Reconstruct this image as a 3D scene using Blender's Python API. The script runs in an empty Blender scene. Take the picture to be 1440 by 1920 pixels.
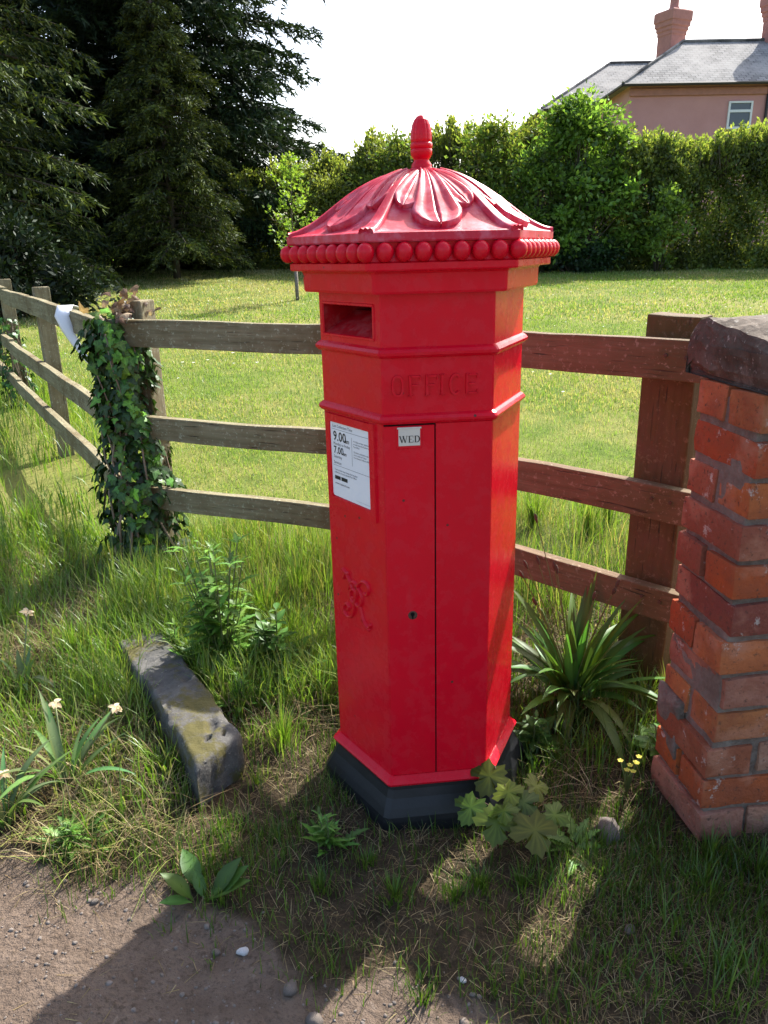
import bpy, bmesh, math, random
import numpy as np
from mathutils import Vector, Matrix, noise as mnoise

# ------------------------------------------------------------------ camera, sky, sun, exposure
SC = bpy.context.scene
COL = SC.collection
CAM_H, PITCH, ROLL, FPX = 1.46144, 0.327467, -0.0176123, 1437.98
_c, _s = math.cos(PITCH), math.sin(PITCH)
FW = np.array([0, _c, -_s]); RT0 = np.array([1.0, 0, 0]); UP0 = np.array([0, _s, _c])
RT = RT0 * math.cos(ROLL) + UP0 * math.sin(ROLL)
UP = UP0 * math.cos(ROLL) - RT0 * math.sin(ROLL)
cam_d = bpy.data.cameras.new('camera'); cam = bpy.data.objects.new('camera', cam_d); COL.objects.link(cam)
cam.matrix_world = Matrix(((RT[0], UP[0], -FW[0], 0), (RT[1], UP[1], -FW[1], 0), (RT[2], UP[2], -FW[2], CAM_H), (0, 0, 0, 1)))
cam_d.sensor_fit = 'VERTICAL'; cam_d.sensor_height = 24.0; cam_d.lens = 24.0 * FPX / 1920.0
cam_d.clip_start = 0.05; cam_d.clip_end = 3000
SC.camera = cam

SUN_AZ = math.radians(34.5)       # to the right of the view direction, behind the box
SUN_EL = math.radians(43.5)
W = bpy.data.worlds.new('World'); SC.world = W; W.use_nodes = True
nt = W.node_tree; nt.nodes.clear()
sky = nt.nodes.new('ShaderNodeTexSky'); sky.sky_type = 'NISHITA'; sky.sun_disc = False
sky.sun_elevation = SUN_EL; sky.sun_rotation = SUN_AZ
sky.air_density = 1.0; sky.dust_density = 3.5; sky.ozone_density = 1.0
bg = nt.nodes.new('ShaderNodeBackground'); bg.inputs[1].default_value = 0.15
wo = nt.nodes.new('ShaderNodeOutputWorld')
nt.links.new(sky.outputs[0], bg.inputs[0]); nt.links.new(bg.outputs[0], wo.inputs[0])
sd = bpy.data.lights.new('sun', 'SUN'); sd.energy = 4.6; sd.angle = math.radians(0.53); sd.color = (1.0, 0.955, 0.88)
sun = bpy.data.objects.new('sun', sd); COL.objects.link(sun)
sv = Vector((math.sin(SUN_AZ) * math.cos(SUN_EL), math.cos(SUN_AZ) * math.cos(SUN_EL), math.sin(SUN_EL)))
sun.rotation_euler = sv.to_track_quat('Z', 'Y').to_euler(); sun.location = (6, 8, 14)
VS = SC.view_settings
VS.view_transform = 'Standard'; VS.look = 'None'; VS.exposure = 1.33; VS.gamma = 1.0; VS.use_curve_mapping = False
SC.cycles.max_bounces = 6; SC.cycles.transparent_max_bounces = 6
SC.cycles.use_denoising = True

R = random.Random(7)
NR = np.random.default_rng(11)

# ------------------------------------------------------------------ helpers
def at(px, py, z=None, Y=None):
    d = FW + RT * (px - 720) / FPX - UP * (py - 960) / FPX
    t = (z - CAM_H) / d[2] if z is not None else Y / d[1]
    p = np.array([0, 0, CAM_H]) + d * t
    return Vector(p)

def tag(o, label=None, cat=None, group=None, kind=None):
    if label: o['label'] = label
    if cat: o['category'] = cat
    if group: o['group'] = group
    if kind: o['kind'] = kind
    return o

def empty(name, loc, label=None, cat=None, group=None, rz=0.0):
    o = bpy.data.objects.new(name, None); COL.objects.link(o)
    o.location = loc; o.rotation_euler = (0, 0, rz); o.empty_display_size = 0.1
    return tag(o, label, cat, group)

def link(name, mesh, mat=None, parent=None, smooth=False):
    o = bpy.data.objects.new(name, mesh); COL.objects.link(o)
    if mat is not None and not mesh.materials: mesh.materials.append(mat)
    if parent is not None: o.parent = parent
    if smooth: mesh.polygons.foreach_set('use_smooth', np.ones(len(mesh.polygons), dtype=bool))
    return o

def pyd(name, v, f, mat=None, parent=None, smooth=False):
    m = bpy.data.meshes.new(name); m.from_pydata([tuple(p) for p in v], [], f); m.update()
    return link(name, m, mat, parent, smooth)

def bmobj(name, bm, mat=None, parent=None, smooth=False):
    bmesh.ops.recalc_face_normals(bm, faces=bm.faces[:])
    m = bpy.data.meshes.new(name); bm.to_mesh(m); bm.free()
    return link(name, m, mat, parent, smooth)

def npmesh(name, V, F, col=None):
    """V (n,3), F (m,k) with constant k, col (n,3)."""
    V = np.ascontiguousarray(V, dtype=np.float32); F = np.ascontiguousarray(F, dtype=np.int32)
    m = bpy.data.meshes.new(name); k = F.shape[1]
    m.vertices.add(len(V)); m.vertices.foreach_set('co', V.ravel())
    m.loops.add(F.size); m.loops.foreach_set('vertex_index', F.ravel())
    m.polygons.add(len(F)); m.polygons.foreach_set('loop_start', np.arange(0, F.size, k, dtype=np.int32))
    if col is not None:
        a = m.attributes.new('col', 'FLOAT_COLOR', 'POINT')
        c4 = np.ones((len(V), 4), dtype=np.float32); c4[:, :3] = col; a.data.foreach_set('color', c4.ravel())
    m.update(calc_edges=True)
    return m

def tube(pts, rads, n=6, cap=True):
    V, F = [], []
    for i, p in enumerate(pts):
        p = Vector(p)
        d = (Vector(pts[min(i + 1, len(pts) - 1)]) - Vector(pts[max(i - 1, 0)])).normalized()
        a = d.orthogonal().normalized() if i == 0 else (a - d * a.dot(d)).normalized()
        b = d.cross(a)
        for k in range(n):
            t = 2 * math.pi * k / n
            V.append(p + (a * math.cos(t) + b * math.sin(t)) * rads[i])
    for i in range(len(pts) - 1):
        for k in range(n):
            F.append((i * n + k, i * n + (k + 1) % n, (i + 1) * n + (k + 1) % n, (i + 1) * n + k))
    if cap:
        F.append(tuple(range(n))[::-1]); F.append(tuple((len(pts) - 1) * n + k for k in range(n)))
    return V, F

def join(parts):
    V, F = [], []
    for v, f in parts:
        o = len(V); V += list(v); F += [tuple(i + o for i in q) for q in f]
    return V, F

def rough_box(sx, sy, sz, nx=2, ny=2, nz=2, bev=0.006, amp=0.002, seed=0, freq=14.0):
    """bevelled box centred on x,y with base at z=0, lightly uneven"""
    bm = bmesh.new(); bmesh.ops.create_cube(bm, size=1.0)
    for v in bm.verts: v.co = Vector((v.co.x * sx, v.co.y * sy, (v.co.z + .5) * sz))
    if bev: bmesh.ops.bevel(bm, geom=bm.edges[:], offset=bev, segments=2, affect='EDGES', profile=.6)
    for ax, n, s in ((0, nx, sx), (1, ny, sy), (2, nz, sz)):
        for i in range(1, n):
            co = Vector((0, 0, 0)); no = Vector((0, 0, 0)); no[ax] = 1
            co[ax] = -s / 2 + s * i / n if ax < 2 else s * i / n
            bmesh.ops.bisect_plane(bm, geom=bm.verts[:] + bm.edges[:] + bm.faces[:], plane_co=co, plane_no=no)
    off = Vector((seed * 7.3, seed * 3.1, seed * 1.7))
    for v in bm.verts:
        v.co += mnoise.noise_vector(v.co * freq + off) * amp
    return bm

# ------------------------------------------------------------------ materials
class NT:
    def __init__(s, name):
        s.m = bpy.data.materials.new(name); s.m.use_nodes = True
        s.t = s.m.node_tree; s.t.nodes.clear()
        s.out = s.n('ShaderNodeOutputMaterial')
    def n(s, typ, **kw):
        x = s.t.nodes.new(typ)
        for k, v in kw.items(): setattr(x, k, v)
        return x
    def l(s, a, b): s.t.links.new(a, b)
    def set(s, node, key, val):
        if hasattr(val, 'is_linked') or hasattr(val, 'links'): s.l(val, node.inputs[key])
        else: node.inputs[key].default_value = val
    def coord(s, kind='Object', scale=(1, 1, 1)):
        tc = s.n('ShaderNodeTexCoord'); mp = s.n('ShaderNodeMapping'); mp.inputs['Scale'].default_value = scale
        s.l(tc.outputs[kind], mp.inputs[0]); return mp.outputs[0]
    def world(s, scale=(1, 1, 1)):
        g = s.n('ShaderNodeNewGeometry'); mp = s.n('ShaderNodeMapping'); mp.inputs['Scale'].default_value = scale
        s.l(g.outputs['Position'], mp.inputs[0]); return mp.outputs[0]
    def noise(s, vec, scale, detail=4, rough=.55, out='Fac'):
        x = s.n('ShaderNodeTexNoise'); s.l(vec, x.inputs['Vector'])
        x.inputs['Scale'].default_value = scale; x.inputs['Detail'].default_value = detail; x.inputs['Roughness'].default_value = rough
        return x.outputs[out]
    def ramp(s, fac, stops, interp='LINEAR'):
        x = s.n('ShaderNodeValToRGB'); s.l(fac, x.inputs[0]); cr = x.color_ramp; cr.interpolation = interp
        while len(cr.elements) < len(stops): cr.elements.new(.5)
        for e, (p, c) in zip(cr.elements, stops):
            e.position = p; e.color = (c, c, c, 1) if isinstance(c, (int, float)) else (*c, 1)
        return x.outputs[0]
    def mix(s, fac, a, b, mode='MIX'):
        x = s.n('ShaderNodeMix', data_type='RGBA', blend_type=mode)
        for k, v in ((0, fac), (6, a), (7, b)):
            if isinstance(v, (int, float)): x.inputs[k].default_value = v
            elif isinstance(v, tuple): x.inputs[k].default_value = (*v, 1)
            else: s.l(v, x.inputs[k])
        return x.outputs[2]
    def math(s, op, a, b=0.0):
        x = s.n('ShaderNodeMath', operation=op)
        for k, v in ((0, a), (1, b)):
            if isinstance(v, (int, float)): x.inputs[k].default_value = v
            else: s.l(v, x.inputs[k])
        return x.outputs[0]
    def bump(s, h, strength=.3, dist=.005, nrm=None):
        x = s.n('ShaderNodeBump'); x.inputs['Strength'].default_value = strength; x.inputs['Distance'].default_value = dist
        s.l(h, x.inputs['Height'])
        if nrm is not None: s.l(nrm, x.inputs['Normal'])
        return x.outputs[0]
    def pbr(s, col, rough=.6, spec=.5, normal=None, coat=None, metal=0.0):
        p = s.n('ShaderNodeBsdfPrincipled')
        for key, v in (('Base Color', col), ('Roughness', rough), ('Specular IOR Level', spec), ('Metallic', metal)):
            if isinstance(v, tuple): p.inputs[key].default_value = (*v, 1)
            elif isinstance(v, (int, float)): p.inputs[key].default_value = v
            else: s.l(v, p.inputs[key])
        if coat: p.inputs['Coat Weight'].default_value = coat[0]; p.inputs['Coat Roughness'].default_value = coat[1]
        if normal is not None: s.l(normal, p.inputs['Normal'])
        s.l(p.outputs[0], s.out.inputs[0]); return s.m

def m_red(name, c1, c2, fade, rough, fade_amt, dirt=.0, spec=.22):
    t = NT(name); v = t.coord('Object')
    n1 = t.noise(v, 3.0, 5); n2 = t.noise(v, 26, 6, .65); n3 = t.noise(v, 120, 3)
    col = t.mix(t.ramp(n1, [(.3, 0), (.7, 1)]), c1, c2)
    col = t.mix(t.math('MULTIPLY', t.ramp(n2, [(.48, 0), (.72, 1)]), fade_amt), col, fade)
    vs = t.coord('Object', (1, 1, .12)); st = t.noise(vs, 34, 4, .6)
    col = t.mix(t.math('MULTIPLY', t.ramp(st, [(.55, 0), (.8, 1)]), fade_amt * .8), col, fade)
    vo = t.n('ShaderNodeTexVoronoi'); t.l(v, vo.inputs['Vector']); vo.inputs['Scale'].default_value = 21
    sep = t.n('ShaderNodeSeparateColor'); t.l(vo.outputs['Color'], sep.inputs[0])
    chip = t.math('MULTIPLY', t.math('LESS_THAN', vo.outputs['Distance'], .075), t.math('GREATER_THAN', sep.outputs[0], .74))
    col = t.mix(chip, col, (.10, .035, .03))
    sc_ = t.ramp(t.noise(t.coord('Object', (1, 1, .35)), 7, 7, .75), [(.60, 0), (.74, 1)])
    col = t.mix(t.math('MULTIPLY', sc_, .17), col, (.34, .10, .10))
    if dirt:
        d = t.ramp(t.noise(v, 9, 6, .7), [(.5, 0), (.75, 1)])
        col = t.mix(t.math('MULTIPLY', d, dirt), col, (.12, .10, .06))
    h = t.math('ADD', t.math('MULTIPLY', n2, .7), t.math('MULTIPLY', n3, .25))
    rg = t.ramp(n2, [(.3, rough - .06), (.75, rough + .16)])
    return t.pbr(col, rg, spec, t.bump(h, .22, .0035))

M = {}
M['red'] = m_red('red_paint', (.70, .0035, .020), (.62, .003, .017), (.60, .05, .065), .22, .22)
M['red_top'] = m_red('chalky_red_paint', (.56, .012, .040), (.50, .010, .034), (.62, .18, .24), .38, .8, dirt=.12, spec=.35)
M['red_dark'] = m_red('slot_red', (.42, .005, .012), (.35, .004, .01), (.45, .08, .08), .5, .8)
def m_simple(name, c, rough=.6, spec=.5, amp=.15, scale=20, bumpd=.002, bs=.3, metal=0.0):
    t = NT(name); v = t.coord('Object'); n = t.noise(v, scale, 5, .6)
    a = tuple(x * (1 - amp) for x in c); b = tuple(min(1, x * (1 + amp)) for x in c)
    return t.pbr(t.mix(n, a, b), rough, spec, t.bump(n, bs, bumpd), metal=metal)
M['black'] = m_simple('black_gloss_paint', (.010, .0105, .0125), .48, .4, .5, 18, .004, .4)
M['paper'] = m_simple('notice_white', (.80, .81, .83), .25, .5, .03, 6, .0005, .05)
M['ink'] = m_simple('black_ink', (.02, .02, .022), .5, .3, .1)
M['enamel'] = m_simple('tab_enamel', (.62, .60, .52), .35, .5, .12, 60)
M['hole'] = m_simple('dark_cavity', (.008, .007, .007), .9, .1)
M['rust'] = m_simple('rusty_iron', (.075, .045, .03), .75, .3, .5, 180)

def m_wood(name, c1, c2, c3, lich, along='x'):
    t = NT(name)
    sc = {'x': (1.2, 26, 26), 'z': (26, 26, 1.2)}[along]
    v = t.coord('Object', sc); v0 = t.coord('Object')
    oi = t.n('ShaderNodeObjectInfo')
    add = t.n('ShaderNodeVectorMath', operation='ADD'); t.l(v, add.inputs[0])
    cmb = t.n('ShaderNodeCombineXYZ'); t.l(t.math('MULTIPLY', oi.outputs['Random'], 50), cmb.inputs[0]); t.l(cmb.outputs[0], add.inputs[1])
    g = t.noise(add.outputs[0], 2.2, 6, .65)
    big = t.noise(v0, 4.5, 5, .6)
    col = t.mix(t.ramp(g, [(.3, 0), (.68, 1)]), c1, c2)
    col = t.mix(t.ramp(big, [(.42, 0), (.66, .85)]), col, c3)
    sp = t.noise(v0, 55, 4, .7)
    col = t.mix(t.ramp(sp, [(.57, 0), (.66, .75)]), col, lich)
    crack = t.ramp(t.noise(add.outputs[0], 5.5, 2, .5), [(.27, 0), (.35, 1)])
    col = t.mix(crack, (.045, .032, .02), col)
    h = t.math('ADD', t.math('MULTIPLY', g, .6), t.math('MULTIPLY', crack, .5))
    return t.pbr(col, .82, .25, t.bump(h, .7, .006))
M['wood_x'] = m_wood('weathered_grey_wood', (.14, .122, .068), (.275, .245, .15), (.12, .085, .038), (.38, .39, .27))
M['wood_z'] = m_wood('weathered_grey_post', (.145, .12, .07), (.28, .24, .155), (.11, .082, .042), (.32, .33, .24), 'z')
M['wood_rx'] = m_wood('red_brown_rail', (.115, .068, .036), (.19, .125, .075), (.095, .070, .030), (.27, .21, .15))
M['wood_rz'] = m_wood('brown_post', (.070, .046, .014), (.105, .070, .026), (.12, .065, .045), (.17, .12, .07), 'z')

def m_brick():
    t = NT('old_red_brick'); v = t.coord('Object'); oi = t.n('ShaderNodeObjectInfo')
    add = t.n('ShaderNodeVectorMath', operation='ADD'); t.l(v, add.inputs[0])
    cmb = t.n('ShaderNodeCombineXYZ')
    for k in range(3): t.l(t.math('MULTIPLY', oi.outputs['Random'], 31 + 17 * k), cmb.inputs[k])
    t.l(cmb.outputs[0], add.inputs[1]); w = add.outputs[0]
    base = t.ramp(oi.outputs['Random'], [(0, (.50, .12, .026)), (.18, (.34, .065, .030)), (.32, (.54, .16, .036)), (.48, (.44, .15, .075)), (.62, (.21, .058, .045)), (.76, (.50, .19, .06)), (.88, (.34, .25, .20)), (1, (.38, .10, .045))])
    n1 = t.noise(w, 12, 6, .65); n2 = t.noise(w, 45, 6, .7); n3 = t.noise(w, 7, 4, .6)
    col = t.mix(t.ramp(n1, [(.35, 0), (.7, .8)]), base, (.25, .075, .04), 'MIX')
    col = t.mix(t.ramp(n3, [(.52, 0), (.64, .65)]), col, (.46, .21, .13))
    col = t.mix(t.ramp(t.noise(w, 19, 6, .75), [(.60, 0), (.66, .85)]), col, (.52, .46, .40))
    col = t.mix(t.ramp(t.noise(w, 60, 4, .7), [(.58, 0), (.68, .8)]), col, (.09, .05, .035))
    return t.pbr(col, .88, .25, t.bump(t.math('ADD', n2, t.math('MULTIPLY', n1, .8)), .95, .011))
M['brick'] = m_brick()
def m_mortar():
    t = NT('lime_mortar'); v = t.coord('Object'); n = t.noise(v, 30, 6, .7); n2 = t.noise(v, 7, 4)
    col = t.mix(t.ramp(n2, [(.35, 0), (.65, 1)]), (.21, .165, .13), (.33, .245, .20)); col = t.mix(t.ramp(n, [(.42, 0), (.72, .8)]), col, (.42, .37, .31))
    return t.pbr(col, .95, .12, t.bump(t.noise(v, 90, 5, .75), 1.0, .02))
M['mortar'] = m_mortar()
def m_stone(name, c1, c2, lich, moss, mossamt, scale=8):
    t = NT(name); v = t.coord('Object'); n = t.noise(v, scale, 7, .68); f = t.noise(v, scale * 7, 5, .7)
    col = t.mix(t.ramp(n, [(.32, 0), (.68, 1)]), c1, c2)
    col = t.mix(t.ramp(f, [(.60, 0), (.70, .8)]), col, lich)
    m = t.ramp(t.noise(v, scale * .6, 6, .7), [(.62 - mossamt * .3, 0), (.72 - mossamt * .3, .9)])
    col = t.mix(m, col, moss)
    vo = t.n('ShaderNodeTexVoronoi'); t.l(v, vo.inputs['Vector']); vo.inputs['Scale'].default_value = scale * 2.2
    h = t.math('ADD', n, t.math('MULTIPLY', f, .35)); h = t.math('ADD', h, t.math('MULTIPLY', t.ramp(vo.outputs['Distance'], [(.05, 0), (.2, .4)]), 1))
    return t.pbr(col, .9, .25, t.bump(h, .6, .012))
M['cap'] = m_stone('dark_cap_stone', (.050, .038, .028), (.125, .098, .075), (.38, .36, .31), (.20, .165, .13), .2, 11)
M['kerb'] = m_stone('grey_kerb_stone', (.055, .053, .050), (.135, .13, .12), (.27, .26, .23), (.085, .075, .02), .5, 13)
M['pebble'] = m_stone('pebble_stone', (.13, .11, .092), (.24, .205, .18), (.30, .27, .24), (.15, .115, .09), .3, 30)
M['pebble_white'] = m_stone('white_stone', (.55, .55, .55), (.72, .71, .70), (.7, .7, .7), (.45, .43, .4), .0, 30)

def m_leaf(name, trans=.45, rough=.45, gloss=.12, vary=.25):
    """foliage: colour from the 'col' attribute of the mesh, varied per object"""
    t = NT(name); a = t.n('ShaderNodeAttribute', attribute_name='col'); oi = t.n('ShaderNodeObjectInfo')
    hs = t.n('ShaderNodeHueSaturation'); t.l(a.outputs['Color'], hs.inputs['Color'])
    t.l(t.math('ADD', t.math('MULTIPLY', oi.outputs['Random'], vary * 2), 1 - vary), hs.inputs['Value'])
    t.l(t.math('ADD', t.math('MULTIPLY', oi.outputs['Random'], .03), .485), hs.inputs['Hue'])
    c = hs.outputs[0]
    d = t.n('ShaderNodeBsdfDiffuse'); t.l(c, d.inputs[0])
    tr = t.n('ShaderNodeBsdfTranslucent'); t.l(t.mix(1.0, c, (1.0, 1.0, .55), 'MULTIPLY'), tr.inputs[0])
    m1 = t.n('ShaderNodeMixShader'); m1.inputs[0].default_value = trans; t.l(d.outputs[0], m1.inputs[1]); t.l(tr.outputs[0], m1.inputs[2])
    g = t.n('ShaderNodeBsdfGlossy'); g.inputs[0].default_value = (.8, .85, .85, 1); g.inputs['Roughness'].default_value = rough
    m2 = t.n('ShaderNodeMixShader'); m2.inputs[0].default_value = gloss * .5
    t.l(m1.outputs[0], m2.inputs[1]); t.l(g.outputs[0], m2.inputs[2]); t.l(m2.outputs[0], t.out.inputs[0])
    return t.m
M['grass'] = m_leaf('grass_blades', .5, .4, .07, 0)
M['straw'] = m_leaf('dry_grass', .25, .6, .03, 0)
M['leaf'] = m_leaf('broad_leaf', .42, .45, .05, .3)
M['ivy'] = m_leaf('ivy_leaf', .25, .4, .06, .45)
M['needle'] = m_leaf('conifer_needles', .18, .55, .05, 0)
M['foliage'] = m_leaf('shrub_leaves', .6, .45, .05, 0)
M['petal'] = m_leaf('petals', .4, .6, .02, .15)
M['bark'] = m_wood('bark', (.05, .04, .03), (.11, .085, .06), (.06, .05, .03), (.14, .14, .10), 'z')
M['stem'] = m_simple('green_stem', (.10, .13, .04), .6)
M['vine'] = m_simple('dry_vine', (.21, .16, .11), .8)

# ------------------------------------------------------------------ ground
def ground_z(x, y):
    x = np.asarray(x, float); y = np.asarray(y, float)
    yy = np.minimum(y, 60)
    z = .055 * 1.2 * np.logaddexp(0, (yy - 4.5) / 1.2)
    z = np.where(y > 24, .055 * 19.5 + (np.minimum(y, 80) - 24) * .012, z)
    near = np.exp(-((np.clip(y, 0, 99) - 1) / 3.5) ** 2)
    b = .012 * np.sin(x * 5.3 + 1) * np.sin(y * 4.7) + .008 * np.sin(x * 13 + y * 9) + .005 * np.sin(x * 23 - y * 19)
    path = path_mask(x, y)
    return z + b * near * (1 - .6 * path) - .018 * path - .034 * np.exp(-(((x - .10) / .42) ** 2 + ((y - 1.80) / .42) ** 2))
def path_mask(x, y):
    """1 on the bare earth track, 0 on the verge"""
    x = np.asarray(x, float); y = np.asarray(y, float)
    edge = 1.22 - .42 * x + .05 * np.sin(x * 9) + .03 * np.sin(x * 21 + 2)
    edge = np.where(x > 0.1, 1.18 - .5 * (x - .1) + .04 * np.sin(x * 11), edge)
    return 1 / (1 + np.exp((y - edge) / .035))

def axis(lo, hi, dense_lo, dense_hi, n_dense, n_side):
    mid = np.linspace(dense_lo, dense_hi, n_dense)
    a = dense_lo - (np.linspace(0, 1, n_side + 1)[1:] ** 3) * (dense_lo - lo)
    b = dense_hi + (np.linspace(0, 1, n_side + 1)[1:] ** 3) * (hi - dense_hi)
    return np.concatenate([a[::-1], mid, b])
gx = axis(-900, 900, -2.6, 2.2, 130, 40); gy = axis(-300, 1500, .6, 5.0, 130, 60)
GX, GY = np.meshgrid(gx, gy); GZ = ground_z(GX, GY)
n0, n1 = GX.shape
idx = np.arange(n0 * n1).reshape(n0, n1)
gf = np.stack([idx[:-1, :-1], idx[:-1, 1:], idx[1:, 1:], idx[1:, :-1]], -1).reshape(-1, 4)
gm = npmesh('ground', np.stack([GX, GY, GZ], -1).reshape(-1, 3), gf)
pm = gm.attributes.new('path', 'FLOAT', 'POINT'); pm.data.foreach_set('value', path_mask(GX, GY).ravel().astype(np.float32))
def m_ground():
    t = NT('earth_and_turf'); w = t.world()
    n1 = t.noise(w, 2.2, 6, .6); n2 = t.noise(w, 14, 6, .65); n3 = t.noise(w, 70, 5, .7); n4 = t.noise(w, .55, 4, .55)
    dirt = t.mix(t.ramp(n2, [(.3, 0), (.7, 1)]), (.135, .098, .073), (.20, .15, .115))
    dirt = t.mix(t.ramp(n3, [(.52, 0), (.66, .75)]), dirt, (.075, .055, .04))
    dirt = t.mix(t.ramp(t.noise(w, 32, 5, .7), [(.62, 0), (.7, .6)]), dirt, (.30, .245, .20))
    soil = t.mix(t.ramp(n2, [(.35, 0), (.65, 1)]), (.040, .030, .018), (.085, .063, .038))
    soil = t.mix(t.ramp(n3, [(.55, 0), (.7, .7)]), soil, (.13, .10, .055))
    turf = t.mix(t.ramp(n1, [(.36, 0), (.64, 1)]), (.10, .155, .022), (.19, .215, .05))
    turf = t.mix(t.ramp(n4, [(.45, 0), (.62, .7)]), turf, (.26, .235, .075))
    turf = t.mix(t.ramp(t.noise(w, 38, 5, .75), [(.45, 0), (.75, .65)]), turf, (.055, .09, .015))
    at_ = t.n('ShaderNodeAttribute', attribute_name='path')
    sep = t.n('ShaderNodeSeparateXYZ'); t.l(w, sep.inputs[0])
    far = t.ramp(t.math('MULTIPLY', t.math('ADD', sep.outputs[1], t.math('MULTIPLY', n2, .8)), .1), [(.34, 0), (.46, 1)])
    col = t.mix(far, soil, turf)
    col = t.mix(t.ramp(t.math('ADD', at_.outputs['Fac'], t.math('MULTIPLY', t.math('SUBTRACT', n2, .5), .6)), [(.35, 0), (.65, 1)]), col, dirt)
    h = t.math('ADD', t.math('MULTIPLY', n2, .6), t.math('MULTIPLY', n3, .6))
    return t.pbr(col, .95, .12, t.bump(h, 1.0, .03))
ground = link('ground', gm, m_ground(), smooth=True); tag(ground, kind='structure')

# ------------------------------------------------------------------ pillar box
BX, BY, YAW = .113935, 1.952561, -.421704
box = empty('pillar_box', (BX, BY, 0), 'red hexagonal cast-iron pillar box with acorn finial standing on the grass verge', 'post box')
box.rotation_euler = (Matrix.Rotation(-.0075, 3, 'Y') @ Matrix.Rotation(YAW, 3, 'Z')).to_euler()
RB = .255; AP = math.cos(math.pi / 6)
def hexring(Rr, z, ch=.004):
    out = []
    for e in range(6):
        a = math.radians(-150 + 60 * e); c = Vector((Rr * math.cos(a), Rr * math.sin(a), z))
        p = Vector((Rr * math.cos(a - math.pi / 3), Rr * math.sin(a - math.pi / 3), z)); q = Vector((Rr * math.cos(a + math.pi / 3), Rr * math.sin(a + math.pi / 3), z))
        out.append(c + (p - c).normalized() * ch); out.append(c + (q - c).normalized() * ch)
    return out          # 12 points; face k runs from point 2k+1 to 2k+2
def hexloft(name, prof, mat, parent=box, ch=.004, skip=None, capb=True, capt=True):
    V, F = [], []
    for (r, z) in prof: V += hexring(r, z, ch)
    n = 12
    for i in range(len(prof) - 1):
        for k in range(n):
            if skip and (i, k) in skip: continue
            F.append((i * n + k, i * n + (k + 1) % n, (i + 1) * n + (k + 1) % n, (i + 1) * n + k))
    if capb: F.append(tuple(range(n))[::-1])
    if capt: F.append(tuple((len(prof) - 1) * n + k for k in range(n)))
    return pyd(name, V, F, mat, parent)
def fpt(k, u, z, off=0.0, Rr=RB):
    """point on face k of the box: u along the face, off outward"""
    a = math.radians(-120 + 60 * k); n = Vector((math.cos(a), math.sin(a), 0)); t = Vector((-math.sin(a), math.cos(a), 0))
    return n * (Rr * AP + off) + t * u + Vector((0, 0, z))
def fplate(name, k, u0, u1, z0, z1, off0, off1, mat, parent, bev=.0015, corner=0.0):
    """a plate on face k from outward offset off0 to off1"""
    if corner:
        pts = []
        for cx, cz, a0 in ((u1 - corner, z1 - corner, 0), (u0 + corner, z1 - corner, 90), (u0 + corner, z0 + corner, 180), (u1 - corner, z0 + corner, 270)):
            for j in range(5): a = math.radians(a0 + j * 22.5); pts.append((cx + corner * math.cos(a), cz + corner * math.sin(a)))
    else: pts = [(u1, z1), (u0, z1), (u0, z0), (u1, z0)]
    n = len(pts); cu, cz = (u0 + u1) / 2, (z0 + z1) / 2
    def ins(p, d): return (p[0] - math.copysign(min(d, abs(p[0] - cu)), p[0] - cu), p[1] - math.copysign(min(d, abs(p[1] - cz)), p[1] - cz))
    V = [fpt(k, *p, off0) for p in pts] + [fpt(k, *p, off1 - bev) for p in pts] + [fpt(k, *ins(p, bev), off1) for p in pts]
    F = [tuple(range(2 * n, 3 * n))]
    for r_ in range(2):
        for i in range(n): F.append((r_ * n + i, r_ * n + (i + 1) % n, (r_ + 1) * n + (i + 1) % n, (r_ + 1) * n + i))
    bm = bmesh.new(); vs = [bm.verts.new(p) for p in V]
    for q in F: bm.faces.new([vs[i] for i in q])
    return bmobj(name, bm, mat, parent)
def strokes(name, k, lines, mat, parent, off=0.0, taper=.55, smooth=False):
    """raised lettering on face k: lines = [(points[(u,z)], width, height)]"""
    V, F = [], []
    for pts, w, h in lines:
        o = len(V); m = len(pts)
        for i, p in enumerate(pts):
            a = Vector(pts[max(i - 1, 0)]); b = Vector(pts[min(i + 1, m - 1)]); d = (b - a).normalized(); nn = Vector((-d.y, d.x))
            ww = w[i] if isinstance(w, (list, tuple)) else w
            for s_, hh in ((-1, -.001), (-taper, h), (taper, h), (1, -.001)):
                q = Vector(p) + nn * (s_ * ww / 2); V.append(fpt(k, q.x, q.y, off + hh))
        for i in range(m - 1):
            for j in range(3): F.append((o + 4 * i + j, o + 4 * i + j + 1, o + 4 * i + 5 + j, o + 4 * i + 4 + j))
        F.append((o, o + 1, o + 2, o + 3)[::-1]); F.append(tuple(o + 4 * (m - 1) + j for j in range(4)))
    return pyd(name, V, F, mat, parent, smooth)
def smoothline(pts, n=5):
    out = []
    for i in range(len(pts) - 1):
        p0, p1, p2, p3 = (Vector(pts[max(i - 1, 0)]), Vector(pts[i]), Vector(pts[i + 1]), Vector(pts[min(i + 2, len(pts) - 1)]))
        for j in range(n):
            t = j / n; out.append(tuple(.5 * ((2 * p1) + (p2 - p0) * t + (2 * p0 - 5 * p1 + 4 * p2 - p3) * t * t + (-p0 + 3 * p1 - 3 * p2 + p3) * t ** 3)))
    out.append(tuple(pts[-1])); return out

hexloft('plinth', [(.309, -.09), (.308, -.01), (.306, .012), (.303, .026), (.292, .046), (.277, .070), (.268, .092), (.265, .106)], M['black'], ch=.010)
hexloft('bottom_moulding', [(.262, .1062), (.274, .1075), (.277, .114), (.272, .120), (.262, .1275), (.2565, .131)], M['red'], ch=.005)
core = hexloft('body', [(RB, .1268), (RB, 1.0875)], M['red'], ch=.003)
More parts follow.
